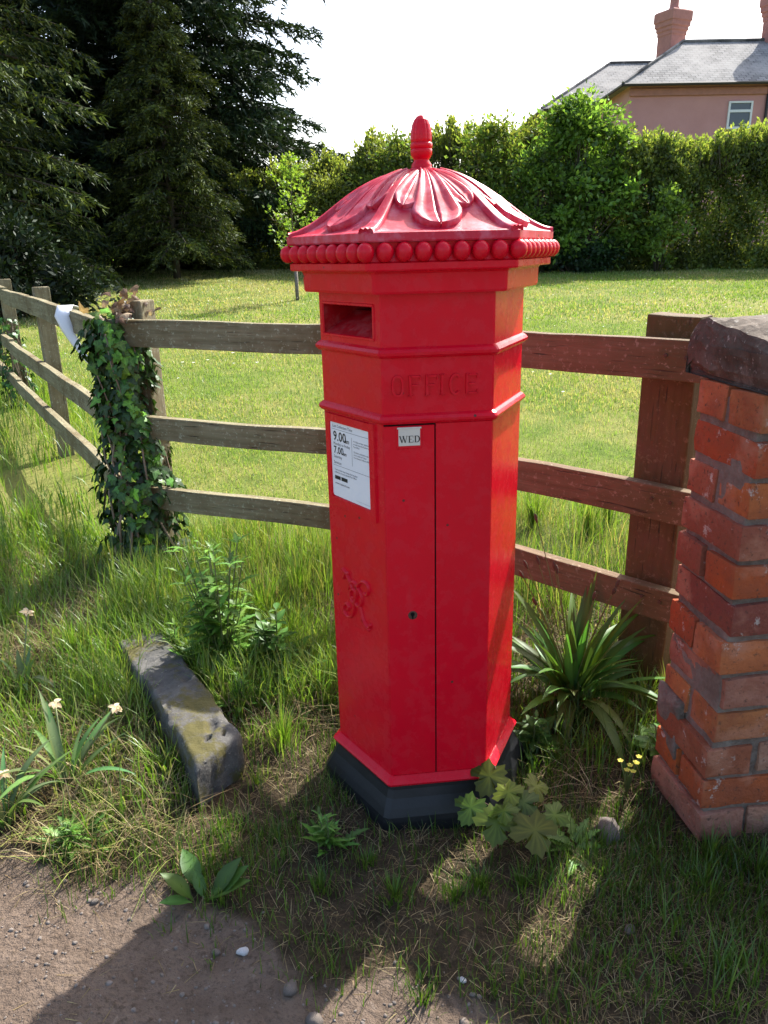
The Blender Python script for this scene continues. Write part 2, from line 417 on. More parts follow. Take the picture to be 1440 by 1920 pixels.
# the centre face: a door leaf and the fixed panel beside it, with a real gap
door = fplate('door', 1, -.1265, -.0095, .1325, 1.0835, -.0005, .0032, M['red'], box, .0012)
fplate('fixed_panel', 1, -.0062, .1265, .1325, 1.0868, -.0005, .0030, M['red'], box, .0012)
fplate('door_gap', 1, -.0128, -.0040, .1310, 1.0868, -.0006, .0005, M['hole'], box, .0002)
fplate('door_gap', 1, -.1265, -.0128, 1.0830, 1.0872, -.0006, .0006, M['hole'], box, .0002)
hexloft('lower_band', [(RB, 1.0872), (.262, 1.0885), (.268, 1.0945), (.269, 1.1), (.264, 1.1065), (.256, 1.111)], M['red'], ch=.004)
hexloft('frieze_panel', [(RB, 1.1105), (RB, 1.2365)], M['red'], ch=.003)
hexloft('upper_band', [(RB, 1.2360), (.262, 1.2372), (.269, 1.2435), (.270, 1.2495), (.264, 1.256), (.256, 1.2605)], M['red'], ch=.004)
# neck with the posting aperture cut into the left face
neck = hexloft('neck', [(RB, 1.2600), (RB, 1.3740)], M['red'], ch=.003, skip={(0, 1)})
SU0, SU1, SZ0, SZ1 = -.1075, .0985, 1.2790, 1.3470
hu = RB / 2 - .003
Z0, Z1 = 1.26, 1.374
V = [fpt(0, u, z) for u, z in ((-hu, Z0), (hu, Z0), (hu, Z1), (-hu, Z1), (SU0, SZ0), (SU1, SZ0), (SU1, SZ1), (SU0, SZ1))]
pyd('slot_surround', V, [(0, 1, 5, 4), (1, 2, 6, 5), (2, 3, 7, 6), (3, 0, 4, 7)], M['red'], box)
D = -.15
V = [fpt(0, u, z, o) for u, z, o in ((SU0, SZ0, 0), (SU1, SZ0, 0), (SU1, SZ1, 0), (SU0, SZ1, 0), (SU0, SZ0 + .048, D * .62), (SU1, SZ0 + .048, D * .62), (SU1, SZ1, D), (SU0, SZ1, D), (SU0, SZ0 + .048, D), (SU1, SZ0 + .048, D))]
slot = pyd('posting_slot', V, [(0, 1, 5, 4), (1, 2, 6, 5), (5, 6, 9), (2, 3, 7, 6), (3, 0, 4, 7), (4, 8, 7), (4, 5, 9, 8)], M['red_dark'], box)
pyd('slot_cavity', [fpt(0, u, z, D + .004) for u, z in ((SU0, SZ0 + .045), (SU1, SZ0 + .045), (SU1, SZ1), (SU0, SZ1))], [(0, 1, 2, 3)], M['hole'], slot)
lip = [((SU0 - .004, SZ0 - .003), (SU1 + .004, SZ0 - .003)), ((SU0 - .004, SZ1 + .003), (SU1 + .004, SZ1 + .003)), ((SU0 - .003, SZ0), (SU0 - .003, SZ1)), ((SU1 + .003, SZ0), (SU1 + .003, SZ1))]
strokes('slot_lip', 0, [(l, .008, .0028) for l in lip], M['red'], slot)
# cornice
hexloft('cornice', [(.2565, 1.3735), (.287, 1.3750), (.2895, 1.380), (.2905, 1.4165), (.2935, 1.4215), (.318, 1.4230), (.320, 1.4260), (.320, 1.4385), (.312, 1.4420), (.308, 1.4600), (.310, 1.4800)], M['red'], ch=.004)
EZ = 1.4800
# beads: one sphere each
bm = bmesh.new(); bmesh.ops.create_uvsphere(bm, u_segments=14, v_segments=9, radius=.0188)
bead_me = bpy.data.meshes.new('bead'); bm.to_mesh(bm_m := bead_me); bm.free()
bead_me.materials.append(M['red']); bead_me.polygons.foreach_set('use_smooth', np.ones(len(bead_me.polygons), dtype=bool))
for k in range(6):
    a0 = math.radians(-150 + 60 * k); a1 = a0 + math.pi / 3
    c0 = Vector((math.cos(a0), math.sin(a0), 0)) * .3215; c1 = Vector((math.cos(a1), math.sin(a1), 0)) * .3215
    for j in range(8):
        b = link('bead', bead_me, None, box); b.location = c0.lerp(c1, j / 8) + Vector((0, 0, 1.4605)); b.scale = (1, 1, 1.06)
# roof
RP = [(.310, 1.4795), (.3215, 1.4805), (.3235, 1.4835), (.3235, 1.4985), (.318, 1.5010), (.300, 1.5040), (.279, 1.5130), (.255, 1.5265), (.227, 1.5470), (.200, 1.5680), (.170, 1.5905), (.138, 1.6105), (.104, 1.6270), (.070, 1.6385), (.040, 1.6450), (.022, 1.6470)]
RP = [(r_, z if z < 1.5 else 1.5 + (z - 1.5) * .915) for r_, z in RP]
# arc-length table for the curved part (from the eaves up)
cv = [(r_ * AP, z) for r_, z in RP[4:]]
arc = [0.0]
for i in range(1, len(cv)): arc.append(arc[-1] + math.dist(cv[i], cv[i - 1]))
def rprof(s):
    s = max(0.0, min(arc[-1] - 1e-6, s))
    for i in range(len(arc) - 1):
        if s <= arc[i + 1]: break
    t = (s - arc[i]) / (arc[i + 1] - arc[i])
    # smooth interpolation
    g = lambda j: cv[max(0, min(len(cv) - 1, j))]
    p0, p1, p2, p3 = g(i - 1), g(i), g(i + 1), g(i + 2)
    f_ = lambda q: .5 * (2 * p1[q] + (p2[q] - p0[q]) * t + (2 * p0[q] - 5 * p1[q] + 4 * p2[q] - p3[q]) * t * t + (-p0[q] + 3 * p1[q] - 3 * p2[q] + p3[q]) * t ** 3)
    return f_(0), f_(1)
def rsurf(k, x, s, h):
    a, z = rprof(s); a2, z2 = rprof(s + .004); d = Vector((a2 - a, 0, z2 - z)); d.normalize(); nrm = Vector((d.z, 0, -d.x))
    if nrm.z < 0: nrm = -nrm
    an = math.radians(-120 + 60 * k); n = Vector((math.cos(an), math.sin(an), 0)); t = Vector((-math.sin(an), math.cos(an), 0))
    return n * (a + nrm.x * h) + t * x + Vector((0, 0, z + nrm.z * h))
NS = 34
prof = RP[:4] + [(rprof(arc[-1] * i / NS)[0] / AP, rprof(arc[-1] * i / NS)[1]) for i in range(NS + 1)]
roof = hexloft('roof', prof, M['red_top'], ch=.002)
Q = [(-1, -.001), (-.97, .0085), (-.82, .0100), (-.6, .0068), (-.35, .0058), (-.14, .0082), (-.05, .0078), (0, .0008), (.05, .0078), (.14, .0082), (.35, .0058), (.6, .0068), (.82, .0100), (.97, .0085), (1, -.001)]
def lobe(k, path, width, scale=1.0, n=26):
    """tongue-shaped lobe lying on roof face k: path(v) -> (x, s); width(v); v 0 top .. 1 tip"""
    V, F = [], []
    for i in range(n + 1):
        v = i / n; x, s = path(v); x2, s2 = path(min(1, v + .01)); x1, s1 = path(max(0, v - .01)); d = Vector((x2 - x1, s2 - s1)).normalized(); nn = Vector((-d.y, d.x))
        w = width(v)
        for q, h in Q:
            V.append(rsurf(k, x + nn.x * q * w, s + nn.y * q * w, (h * scale) * (1 if v < .97 else .9) + (.002 if v > .8 else 0) if h > 0 else h))
    m = len(Q)
    for i in range(n):
        for j in range(m - 1): F.append((i * m + j, i * m + j + 1, (i + 1) * m + j + 1, (i + 1) * m + j))
    return V, F
ST = arc[-1]
def tip(v, p=.75): return (max(0.0, 1 - ((v - p) / (1 - p)) ** 2)) ** .5 if v > p else 1.0
for k in range(6):
    cen = lobe(k, lambda v: (0, ST - .030 - v * (ST - .030 - .022)), lambda v: (.011 + .043 * min(1, v / .75) ** 1.3) * tip(v) + .0008, 1.25, 34)
    sides = [lobe(k, (lambda sg: lambda v: (sg * (.010 + .062 * v ** 1.15), ST - .035 - v * (ST - .035 - .098)))(sg), lambda v: (.007 + .023 * min(1, v / .7)) * tip(v, .7) + .0006, .9, 22) for sg in (-1, 1)]
    V, F = join([cen] + sides)
    pyd('acanthus_leaf', V, F, M['red_top'], roof, True)
    # hip rib at the corner between face k-1 and k
    a = math.radians(-150 + 60 * k); n = Vector((math.cos(a), math.sin(a), 0)); t = Vector((-math.sin(a), math.cos(a), 0))
    V, F = [], []; X = [(-1, -.004), (-.9, .004), (-.6, .0075), (-.28, .0050), (0, .0085), (.28, .0050), (.6, .0075), (.9, .004), (1, -.004)]
    N = 30
    for i in range(N + 1):
        s = ST * (.004 + .97 * i / N); ap, z = rprof(s); w = .0075 + .010 * (1 - i / N) ** 1.5
        a2, z2 = rprof(s + .004); d = Vector((a2 - ap, z2 - z)).normalized()
        for q, h in X: V.append(n * (ap / AP + h * abs(d.y)) + t * (q * w) + Vector((0, 0, z + h * abs(d.x))))
    for i in range(N):
        for j in range(len(X) - 1): F.append((i * len(X) + j, i * len(X) + j + 1, (i + 1) * len(X) + j + 1, (i + 1) * len(X) + j))
    F.append(tuple(range(len(X))))
    pyd('hip_rib', V, F, M['red_top'], roof, True)
# finial
def lathe(prof, n=24, flute=None):
    V, F = [], []
    for (r_, z) in prof:
        for k in range(n):
            a = 2 * math.pi * k / n; rr = r_ * (1 + (flute(k, z) if flute else 0)); V.append((rr * math.cos(a), rr * math.sin(a), z))
    for i in range(len(prof) - 1):
        for k in range(n): F.append((i * n + k, i * n + (k + 1) % n, (i + 1) * n + (k + 1) % n, (i + 1) * n + k))
    F.append(tuple(range(n))[::-1]); F.append(tuple((len(prof) - 1) * n + k for k in range(n)))
    return V, F
FZ = 1.6335; FS = .855
V, F = lathe([(.036 * FS, FZ - .008 * FS), (.036 * FS, FZ + .002 * FS), (.033 * FS, FZ + .010 * FS), (.027 * FS, FZ + .014 * FS), (.028 * FS, FZ + .018 * FS), (.026 * FS, FZ + .023 * FS), (.0215 * FS, FZ + .029 * FS), (.021 * FS, FZ + .034 * FS), (.024 * FS, FZ + .037 * FS), (.0265 * FS, FZ + .041 * FS), (.029 * FS, FZ + .047 * FS), (.0295 * FS, FZ + .055 * FS), (.0285 * FS, FZ + .060 * FS)], 28)
fin = pyd('finial', V, F, M['red'], box, True)
V, F = lathe([(.0285 * FS, FZ + .0598 * FS), (.0300 * FS, FZ + .064 * FS), (.0305 * FS, FZ + .070 * FS), (.0290 * FS, FZ + .0745 * FS)], 28)
pyd('acorn_cup', V, F, M['red'], fin, True)
V, F = lathe([(.0268 * FS, FZ + .074 * FS), (.0288 * FS, FZ + .082 * FS), (.0288 * FS, FZ + .094 * FS), (.0275 * FS, FZ + .106 * FS), (.0245 * FS, FZ + .119 * FS), (.019 * FS, FZ + .131 * FS), (.012 * FS, FZ + .139 * FS), (.004 * FS, FZ + .143 * FS)], 40, lambda k, z: -.045 * (k % 4 == 0) * (1 if z > FZ + .078 * FS else 0))
pyd('acorn', V, F, M['red'], fin, False)
# lettering on the frieze panel (centre face)
def OL(cx, cz, w, h): return [(cx + w / 2 * math.copysign(abs(math.cos(a)) ** .75, math.cos(a)), cz + h / 2 * math.copysign(abs(math.sin(a)) ** .85, math.sin(a))) for a in [2 * math.pi * i / 20 + .3 for i in range(21)]]
zb, zt = 1.1505, 1.1980; sw, sh = .0066, .0066
Lt = [(OL(-.0925, (zb + zt) / 2, .023, zt - zb - .004), sw, sh)]
def serif(u, z, w=.011): return ([(u - w / 2, z), (u + w / 2, z)], .0028, sh)
for u in (-.064, -.026):
    Lt += [([(u, zb), (u, zt)], sw, sh), ([(u, zt - .003), (u + .023, zt - .003)], .0052, sh), ([(u, (zb + zt) / 2 + .001), (u + .017, (zb + zt) / 2 + .001)], .0048, sh), serif(u, zb + .001), ([(u + .022, zt - .001), (u + .0235, zt - .011)], .003, sh)]
Lt += [([(.0085, zb), (.0085, zt)], sw, sh), serif(.0085, zb + .001), serif(.0085, zt - .001)]
Lt += [(OL(.0395, (zb + zt) / 2, .023, zt - zb - .004)[0:0] + [(.0395 + .0125 * math.cos(a), (zb + zt) / 2 + (zt - zb - .004) / 2 * math.sin(a)) for a in [math.radians(45 + i * 15) for i in range(19)]], sw, sh)]
u = .066
Lt += [([(u, zb), (u, zt)], sw, sh), ([(u, zt - .003), (u + .023, zt - .003)], .0052, sh), ([(u, zb + .003), (u + .024, zb + .003)], .0052, sh), ([(u, (zb + zt) / 2), (u + .017, (zb + zt) / 2)], .0048, sh), ([(u + .022, zt - .001), (u + .0235, zt - .011)], .003, sh), ([(u + .023, zb + .001), (u + .0245, zb + .011)], .003, sh)]
strokes('lettering_office', 1, Lt, M['red'], box, taper=.8)
# royal cypher on the left face
def vz(x, y): return (-.0698 + (x - 260) * .000442 - (y - 190) * .0000075, .6689 - (y - 190) * .000286 + (x - 260) * .000158)
cy = [[(330, 400), (345, 345), (375, 330), (410, 370), (412, 440), (395, 530), (365, 530), (345, 480), (345, 420), (375, 405), (400, 440), (385, 495), (365, 480)],
      [(410, 400), (440, 345), (480, 330), (520, 360), (535, 420), (515, 465), (490, 440)],
      [(400, 370), (440, 420), (465, 490), (455, 560), (420, 575), (395, 540), (380, 500)],
      [(392, 530), (375, 640), (340, 685), (300, 680), (265, 625), (270, 570), (300, 550), (325, 590), (305, 620)],
      [(440, 575), (465, 690), (490, 745), (530, 790), (552, 755)], [(470, 700), (500, 780), (540, 815)],
      [(262, 190), (300, 235), (325, 245)], [(272, 290), (300, 240), (340, 330), (360, 400)]]
strokes('royal_cypher', 0, [(smoothline([vz(*p) for p in l]), .0085, .0070) for l in cy], M['red'], box, smooth=True)
# keyhole
def disc(k, u, z, r_, off, n=16, sz=1.0): return [fpt(k, u + r_ * math.cos(2 * math.pi * i / n), z + r_ * sz * math.sin(2 * math.pi * i / n), off) for i in range(n)]
kr = pyd('keyhole_rim', disc(1, -.0655, .604, .0105, .0036) + disc(1, -.0655, .604, .0125, .0030), [tuple(range(16))] + [(16 + i, 16 + (i + 1) % 16, (i + 1) % 16, i) for i in range(16)], M['rust'], door)
pyd('keyhole', disc(1, -.0658, .607, .0052, .0041), [tuple(range(16))], M['hole'], kr)
pyd('keyhole', [fpt(1, u, z, .0041) for u, z in ((-.0684, .604), (-.0632, .604), (-.0642, .5935), (-.0674, .5935))], [(0, 1, 2, 3)], M['hole'], kr)
# day tab: pocket and enamel plate
pk = fplate('tab_pocket', 1, -.0985, -.0385, 1.0305, 1.0795, .0030, .0062, M['red'], door, .0012, .004)
tb = fplate('day_tab', 1, -.0935, -.0435, 1.0375, 1.0812, .0060, .0078, M['enamel'], door, .0006)
fplate('tab_rail', 1, -.0965, -.0405, 1.0775, 1.0812, .0078, .0090, M['enamel'], pk, .0004)
za, zc = 1.0455, 1.0610; cen = -.0685
def S(*a): return a
wl = [([(-.0905, zc), (-.0855, za)], .0026, .0003), ([(-.0855, za), (-.0815, zc)], .0010, .0003), ([(-.0830, zc), (-.0780, za)], .0026, .0003), ([(-.0780, za), (-.0742, zc)], .0010, .0003), ([(-.0925, zc), (-.0880, zc)], .0009, .0003), ([(-.0850, zc), (-.0800, zc)], .0009, .0003), ([(-.0760, zc), (-.0725, zc)], .0009, .0003),
      ([(-.0685, za), (-.0685, zc)], .0026, .0003), ([(-.0705, zc - .0004), (-.0600, zc - .0004)], .0010, .0003), ([(-.0705, za + .0004), (-.0598, za + .0004)], .0010, .0003), ([(-.0685, (za + zc) / 2), (-.0630, (za + zc) / 2)], .0009, .0003), ([(-.0602, zc), (-.0600, zc - .004)], .0009, .0003), ([(-.0600, za), (-.0597, za + .0045)], .0009, .0003),
      ([(-.0545, za), (-.0545, zc)], .0026, .0003), ([(-.0565, zc - .0004), (-.0520, zc - .0004)], .0010, .0003), ([(-.0565, za + .0004), (-.0520, za + .0004)], .0010, .0003)]
wl.append(([(-.0520 + .0068 * math.cos(a), (za + zc) / 2 + (zc - za) * .48 * math.sin(a)) for a in [math.radians(90 - 15 * i) for i in range(13)]], [.001 + .0018 * math.sin(math.pi * i / 12) for i in range(13)], .0003))
strokes('lettering_day', 1, wl, M['ink'], tb, off=.0080, taper=.98)
# collection notice on the left face
NU0, NU1, NZ0, NZ1 = -.0955, .0740, .8690, 1.0650
strokes('notice_frame', 0, [([(NU0 - .016, NZ1 + .008), (NU1 + .019, NZ1 + .008)], .022, .006), ([(NU0 - .016, NZ0 - .014), (NU1 + .019, NZ0 - .014)], .028, .006), ([(NU0 - .010, NZ0 - .0275), (NU0 - .010, NZ1 + .0185)], .022, .0058), ([(NU1 + .011, NZ0 - .0275), (NU1 + .011, NZ1 + .0185)], .024, .0058)], M['red'], box, taper=.86)
npl = fplate('notice_plate', 0, NU0, NU1, NZ0, NZ1, .0005, .0030, M['paper'], box, .0005, .007)
dg = bpy.context.evaluated_depsgraph_get
TXT = []
def text(s, x, y, size, bold=0.0):
    """x, y as fractions of the notice, y down to the baseline"""
    c = bpy.data.curves.new('lettering', 'FONT'); c.body = s; c.size = size; c.offset = bold; c.resolution_u = 2
    o = bpy.data.objects.new('lettering', c); COL.objects.link(o); TXT.append((o, x, y))
text('Last Collection Time', .06, .075, .0105)
text('9.00', .07, .245, .034, .0006); text('am', .38, .245, .016, .0003); text('Monday to Friday', .07, .305, .0105)
text('7.00', .07, .415, .026, .0005); text('am', .32, .415, .013, .0003); text('Saturday', .07, .475, .0105)
for i, s in enumerate(['A 4.30pm or later collection', 'is made from the Postbox at', 'Post Office', '', 'The latest collection in this', 'area is made at 7.30pm', 'from Newark Delivery Office']): text(s, .60, .200 + i * .034, .0058)
text('Services', .06, .555, .0105)
text('Track an item, buy stamps, find another', .07, .645, .0064); text('collection or your nearest Post Office', .07, .680, .0064)
text('www.royalmail.com', .07, .830, .0082)
bpy.context.view_layer.update()
dgr = dg()
for o, x, y in TXT:
    m = bpy.data.meshes.new_from_object(o.evaluated_get(dgr)); m.name = 'lettering'
    for v in m.vertices: v.co = fpt(0, NU0 + x * (NU1 - NU0) + v.co.x, NZ1 - y * (NZ1 - NZ0) + v.co.y, .0033)
    m.materials.clear(); c = o.data; bpy.data.objects.remove(o); bpy.data.curves.remove(c)
    if len(m.polygons): link('lettering', m, M['ink'], npl)
def nrect(x0, y0, x1, y1, off=.0033): return [fpt(0, NU0 + x * (NU1 - NU0), NZ1 - y * (NZ1 - NZ0), off) for x, y in ((x0, y1), (x1, y1), (x1, y0), (x0, y0))]
rects = [(.04, .098, .995, .102), (.555, .15, .560, .52), (.04, .575, .995, .579), (.07, .715, .225, .765), (.245, .715, .41, .765), (.62, .955, .97, .957)]
for q in rects: pyd('printed_rule', nrect(*q), [(0, 1, 2, 3)], M['ink'], npl)

# ------------------------------------------------------------------ brick wall end with its cap stone
WA = math.radians(8); wax = Vector((math.cos(WA), math.sin(WA), 0)); wth = Vector((-math.sin(WA), math.cos(WA), 0))
wall = empty('brick_wall', (.797, 1.600, 0), 'end of an old orange-red brick wall with a rough stone cap', 'wall', rz=WA)
BLn, BWd, BHt, JT = .256, .121, .0805, .016
CO = 1.17 / 12
LW = 1.02
bk = rough_box(LW - .022, .256 - .022, 1.165, 30, 10, 40, .004, .0030, 3, 22)
mo = bmobj('mortar', bk, M['mortar'], wall, True); mo.location = (LW / 2, .128, -.03)
bmeshes = {}
def brick_mesh(kind, i):
    if (kind, i) not in bmeshes:
        L_ = {'s': BLn, 'h': BWd - .001, 'q': BLn * .75}[kind]; W_ = BWd if kind != 'h' else BLn
        bm = rough_box(L_, W_, BHt, 6, 3, 3, .0042, .0042, i + 5, 11)
        for v in bm.verts: v.co += mnoise.noise_vector(v.co * 37 + Vector((i, 0, 3))) * .0035
        bmesh.ops.recalc_face_normals(bm, faces=bm.faces[:]); m = bpy.data.meshes.new('brick'); bm.to_mesh(m); bm.free()
        m.materials.append(M['brick']); m.polygons.foreach_set('use_smooth', np.ones(len(m.polygons), dtype=bool)); m.set_sharp_from_angle(angle=math.radians(30)); bmeshes[kind, i] = m
    return bmeshes[kind, i]
def put_brick(kind, x, y, z, rz=0.0):
    o = link('brick', brick_mesh(kind, R.randrange(5)), None, wall)
    o.location = (x + R.uniform(-.004, .004), y + R.uniform(-.003, .003), z + R.uniform(-.002, .002)); o.rotation_euler = (R.uniform(-.012, .012), R.uniform(-.012, .012), rz + R.uniform(-.015, .015)); return o
for c in range(12):
    z = c * CO + .006; out = -.004 if c == 0 else 0.0; wob = R.uniform(-.006, .012) + out
    if c % 2 == 0:      # the end shows one brick lengthways, the faces show headers
        o = put_brick('s', BWd / 2 + wob, .128, z, math.pi / 2)
        x = BWd + JT + wob
        while x < LW - .1:
            put_brick('h', x + BWd / 2, .128, z); x += BWd + JT
    else:               # two headers at the end, stretchers along the faces
        for sgn, yy in ((0, BWd / 2), (1, .256 - BWd / 2)):
            x = wob
            while x < LW - .1:
                put_brick('s', x + BLn / 2, yy, z); x += BLn + JT
# smeared render patches on the lower end of the wall
bm = rough_box(.02, .10, .18, 3, 6, 8, .006, .022, 9, 17); pch = bmobj('mortar', bm, M['mortar'], wall, True); pch.location = (.006, .20, .15)
# cap stone: slab with a weathered slope towards the end
capV = []
prof2 = [(.004, 1.172), (-.006, 1.190), (-.010, 1.240), (-.004, 1.283), (.004, 1.298), (.06, 1.303), (.30, 1.306), (1.06, 1.306)]
bm = bmesh.new(); NY = 14; rows = []
for j in range(NY + 1):
    v_ = j / NY; y = -.062 + v_ * .40; e = min(v_, 1 - v_)
    row = []
    pts = []
    for i in range(len(prof2) - 1):
        for s_ in range(4 if i > 3 else 3):
            t = s_ / (4 if i > 3 else 3); pts.append((prof2[i][0] * (1 - t) + prof2[i + 1][0] * t, prof2[i][1] * (1 - t) + prof2[i + 1][1] * t))
    pts.append(prof2[-1])
    for (x, z) in pts:
        zz = z - (.030 if e < .01 else .006 if e < .08 else 0) * (1 if z > 1.2 else 0)
        p = Vector((x, y, zz)); p.z -= max(0.0, min(.09, ((.03 + (.27 - y) * .22) - x) * .45 * max(0.0, min(1.0, (.36 - y) / .3)))) * (1 if z > 1.24 else 0); p.z = max(p.z, 1.222) if z > 1.24 else p.z; p += mnoise.noise_vector(p * 9) * .008 + mnoise.noise_vector(p * 27) * .006 + mnoise.noise_vector(p * 60) * .003; row.append(bm.verts.new(p))
    rows.append(row)
for j in range(NY):
    for i in range(len(rows[0]) - 1): bm.faces.new((rows[j][i], rows[j][i + 1], rows[j + 1][i + 1], rows[j + 1][i]))
bot = [[bm.verts.new(Vector((p.co.x if p.co.x > -.06 else p.co.x + .012, p.co.y, 1.166 + .006 * math.sin(p.co.x * 40 + p.co.y * 31)))) for p in row] for row in (rows[0], rows[-1])]
for r_, b in ((rows[0], bot[0]), (rows[-1], bot[1])):
    for i in range(len(r_) - 1): bm.faces.new((r_[i], r_[i + 1], b[i + 1], b[i]))
for i in range(len(bot[0]) - 1): bm.faces.new((bot[0][i], bot[0][i + 1], bot[1][i + 1], bot[1][i]))
bm.faces.new([r_[0] for r_ in rows] + [bot[1][0], bot[0][0]]); bm.faces.new([r_[-1] for r_ in rows] + [bot[1][-1], bot[0][-1]])
cs_ = bmobj('cap_stone', bm, M['cap'], wall, False); cs_.location = (.022, 0, 0)

# ------------------------------------------------------------------ fences
def rail(parent, A, B, top, h, th, mat, seed, sag=.006, dz=0.0):
    sag *= .4
    A = Vector((A[0], A[1], 0)); B = Vector((B[0], B[1], 0)); L_ = (B - A).length
    bm = rough_box(L_, th, h, max(6, int(L_ / .09)), 2, 3, .004, .0022, seed, 9)
    for v in bm.verts:
        v.co.z += sag * math.sin(v.co.x * 3.1 / max(L_, .5) * 2 + seed) + .0018 * math.sin(v.co.x * 7 + seed * 2); v.co.y += .005 * math.sin(v.co.x * 2.3 + seed)
        v.co.z += dz * (v.co.x / L_)
    o = bmobj('rail', bm, mat, parent); d = B - A
    o.location = (A + B) / 2 + Vector((0, 0, top - h)) - parent.location; o.rotation_euler = (0, 0, math.atan2(d.y, d.x)); return o
def post(parent, P, h, w, d, rz, mat, seed, lean=(0, 0)):
    bm = rough_box(w, d, h + .25, 2, 2, 10, .007, .005, seed, 8)
    o = bmobj('post', bm, mat, parent); g = float(ground_z(*P))
    o.location = Vector((P[0], P[1], g - .25)) - parent.location; o.rotation_euler = (lean[0], lean[1], rz); return o
# receding fence on the left
P0 = (-1.19, 3.60); LD = Vector((-.525, .851, 0))
def lp(s, off=0.0): return (P0[0] - .08 + LD.x * s + LD.y * off, P0[1] + .02 + LD.y * s - LD.x * off)
fl = empty('wooden_fence', (P0[0] - .1, P0[1], 0), 'grey three-rail wooden fence receding along the left edge', 'fence')
ang = math.atan2(LD.y, LD.x)
for j, (top, h) in enumerate(((1.205, .115), (.775, .105), (.445, .105))):
    for q, (s0, s1) in enumerate(((.0, 3.55), (3.57, 7.1))):
        rail(fl, lp(s0 - .06), lp(s1), top + q * .05, h, .042, M['wood_x'], j * 3 + q + 1, .016, .03)
for i, s in enumerate((2.15, 4.1, 5.7, 6.95)):
    post(fl, lp(s, .085), 1.235 - .012 * i - float(ground_z(*lp(s))) * .6, .07, .105, ang, M['wood_z'], i + 2, (.02 * math.sin(i * 3), .015))
# middle run behind the box
P1 = (.10, 3.02)
fm = empty('wooden_fence', (P0[0], P0[1], 0), 'grey lichen-spotted three-rail fence between the ivy post and the red box', 'fence')
for j, (top, h) in enumerate(((1.195, .118), (.765, .105), (.430, .105))):
    rail(fm, (P0[0] - .03, P0[1] - .055), (P1[0] + .02, P1[1] - .045), top + .0, h, .042, M['wood_x'], j + 11, .006, .0)
post(fm, (P0[0] + .085, P0[1] + .035), 1.255, .10, .10, -.4, M['wood_z'], 21)
post(fm, (P1[0] + .03, P1[1] + .045), 1.20, .11, .10, -.6, M['wood_z'], 22)
# reddish run to the brick wall
P2 = (1.05, 2.09)
fr = empty('wooden_fence', (P1[0], P1[1], 0), 'red-brown three-rail fence running from behind the box to the brick wall', 'fence')
d12 = (Vector(P2) - Vector(P1)).normalized(); a12 = math.atan2(d12.y, d12.x)
for j, (top, h) in enumerate(((1.205, .118), (.765, .110), (.432, .105))):
    rl = rail(fr, (P1[0] + .06, P1[1] - .115), (P2[0] - .02, P2[1]), top, h, .042, M['wood_rx'], j + 31, .003)
    for q, (du, dzz) in enumerate(((.34, .055), (.28, .045))):
        V, F = tube([(0, .000, 0), (0, -.004, 0)], [.006, .005], 8); bt = pyd('bolt', V, F, M['rust'], rl); bt.location = (1.355 / 2 - du, -.0225, h * .5 + dzz * .3)
post(fr, (.900, 2.366), 1.243, .165, .09, a12, M['wood_rz'], 33)

# ------------------------------------------------------------------ kerb stone by the box
kA, kB = Vector((-.524, 1.767)), Vector((-.432, 1.932)); kd = Vector((-.515, .857))
bm = bmesh.new(); ring = []
NX, NYk = 90, 18
top = [[None] * (NYk + 1) for _ in range(NX + 1)]
holes = [(.115, .62, .030), (.075, .42, .016), (.05, .72, .012), (.07, .50, .009), (.42, .75, .022)]
for i in range(NX + 1):
    s = .94 * i / NX
    for j in range(NYk + 1):
        v_ = j / NYk; e = min(v_, 1 - v_); p = kA.lerp(kB, v_) + kd * s
        z = .128 - (.012 if e < .01 else 0) - (.010 if i == 0 else 0) - .05 * s * s
        q = Vector((p.x, p.y, z)); nv = mnoise.noise_vector(q * 9) * .009 + mnoise.noise_vector(q * 30) * .005 + mnoise.noise_vector(q * 80) * .002; q += nv
        for hs, hv, hr in holes:
            dd = math.hypot(s - hs, (v_ - hv) * .18)
            if dd < hr: q.z -= .020 * (1 - (dd / hr) ** 2)
        top[i][j] = bm.verts.new(q)
for i in range(NX):
    for j in range(NYk): bm.faces.new((top[i][j], top[i + 1][j], top[i + 1][j + 1], top[i][j + 1]))
edge = [top[i][0] for i in range(NX + 1)] + [top[NX][j] for j in range(1, NYk + 1)] + [top[i][NYk] for i in range(NX - 1, -1, -1)] + [top[0][j] for j in range(NYk - 1, 0, -1)]
prev = edge
for zz in (.085, .04, -.05):
    cur = [bm.verts.new(Vector((e.co.x, e.co.y, min(zz, e.co.z - .01))) + mnoise.noise_vector(Vector((e.co.x, e.co.y, zz)) * 13) * .007) for e in edge]
    for i in range(len(edge)): bm.faces.new((prev[i], prev[(i + 1) % len(edge)], cur[(i + 1) % len(edge)], cur[i]))
    prev = cur
ks = bmobj('kerb_stone', bm, M['kerb'], None, True); ks.data.set_sharp_from_angle(angle=math.radians(55)); tag(ks, 'long grey stone block with a pitted end lying beside the red box', 'stone')

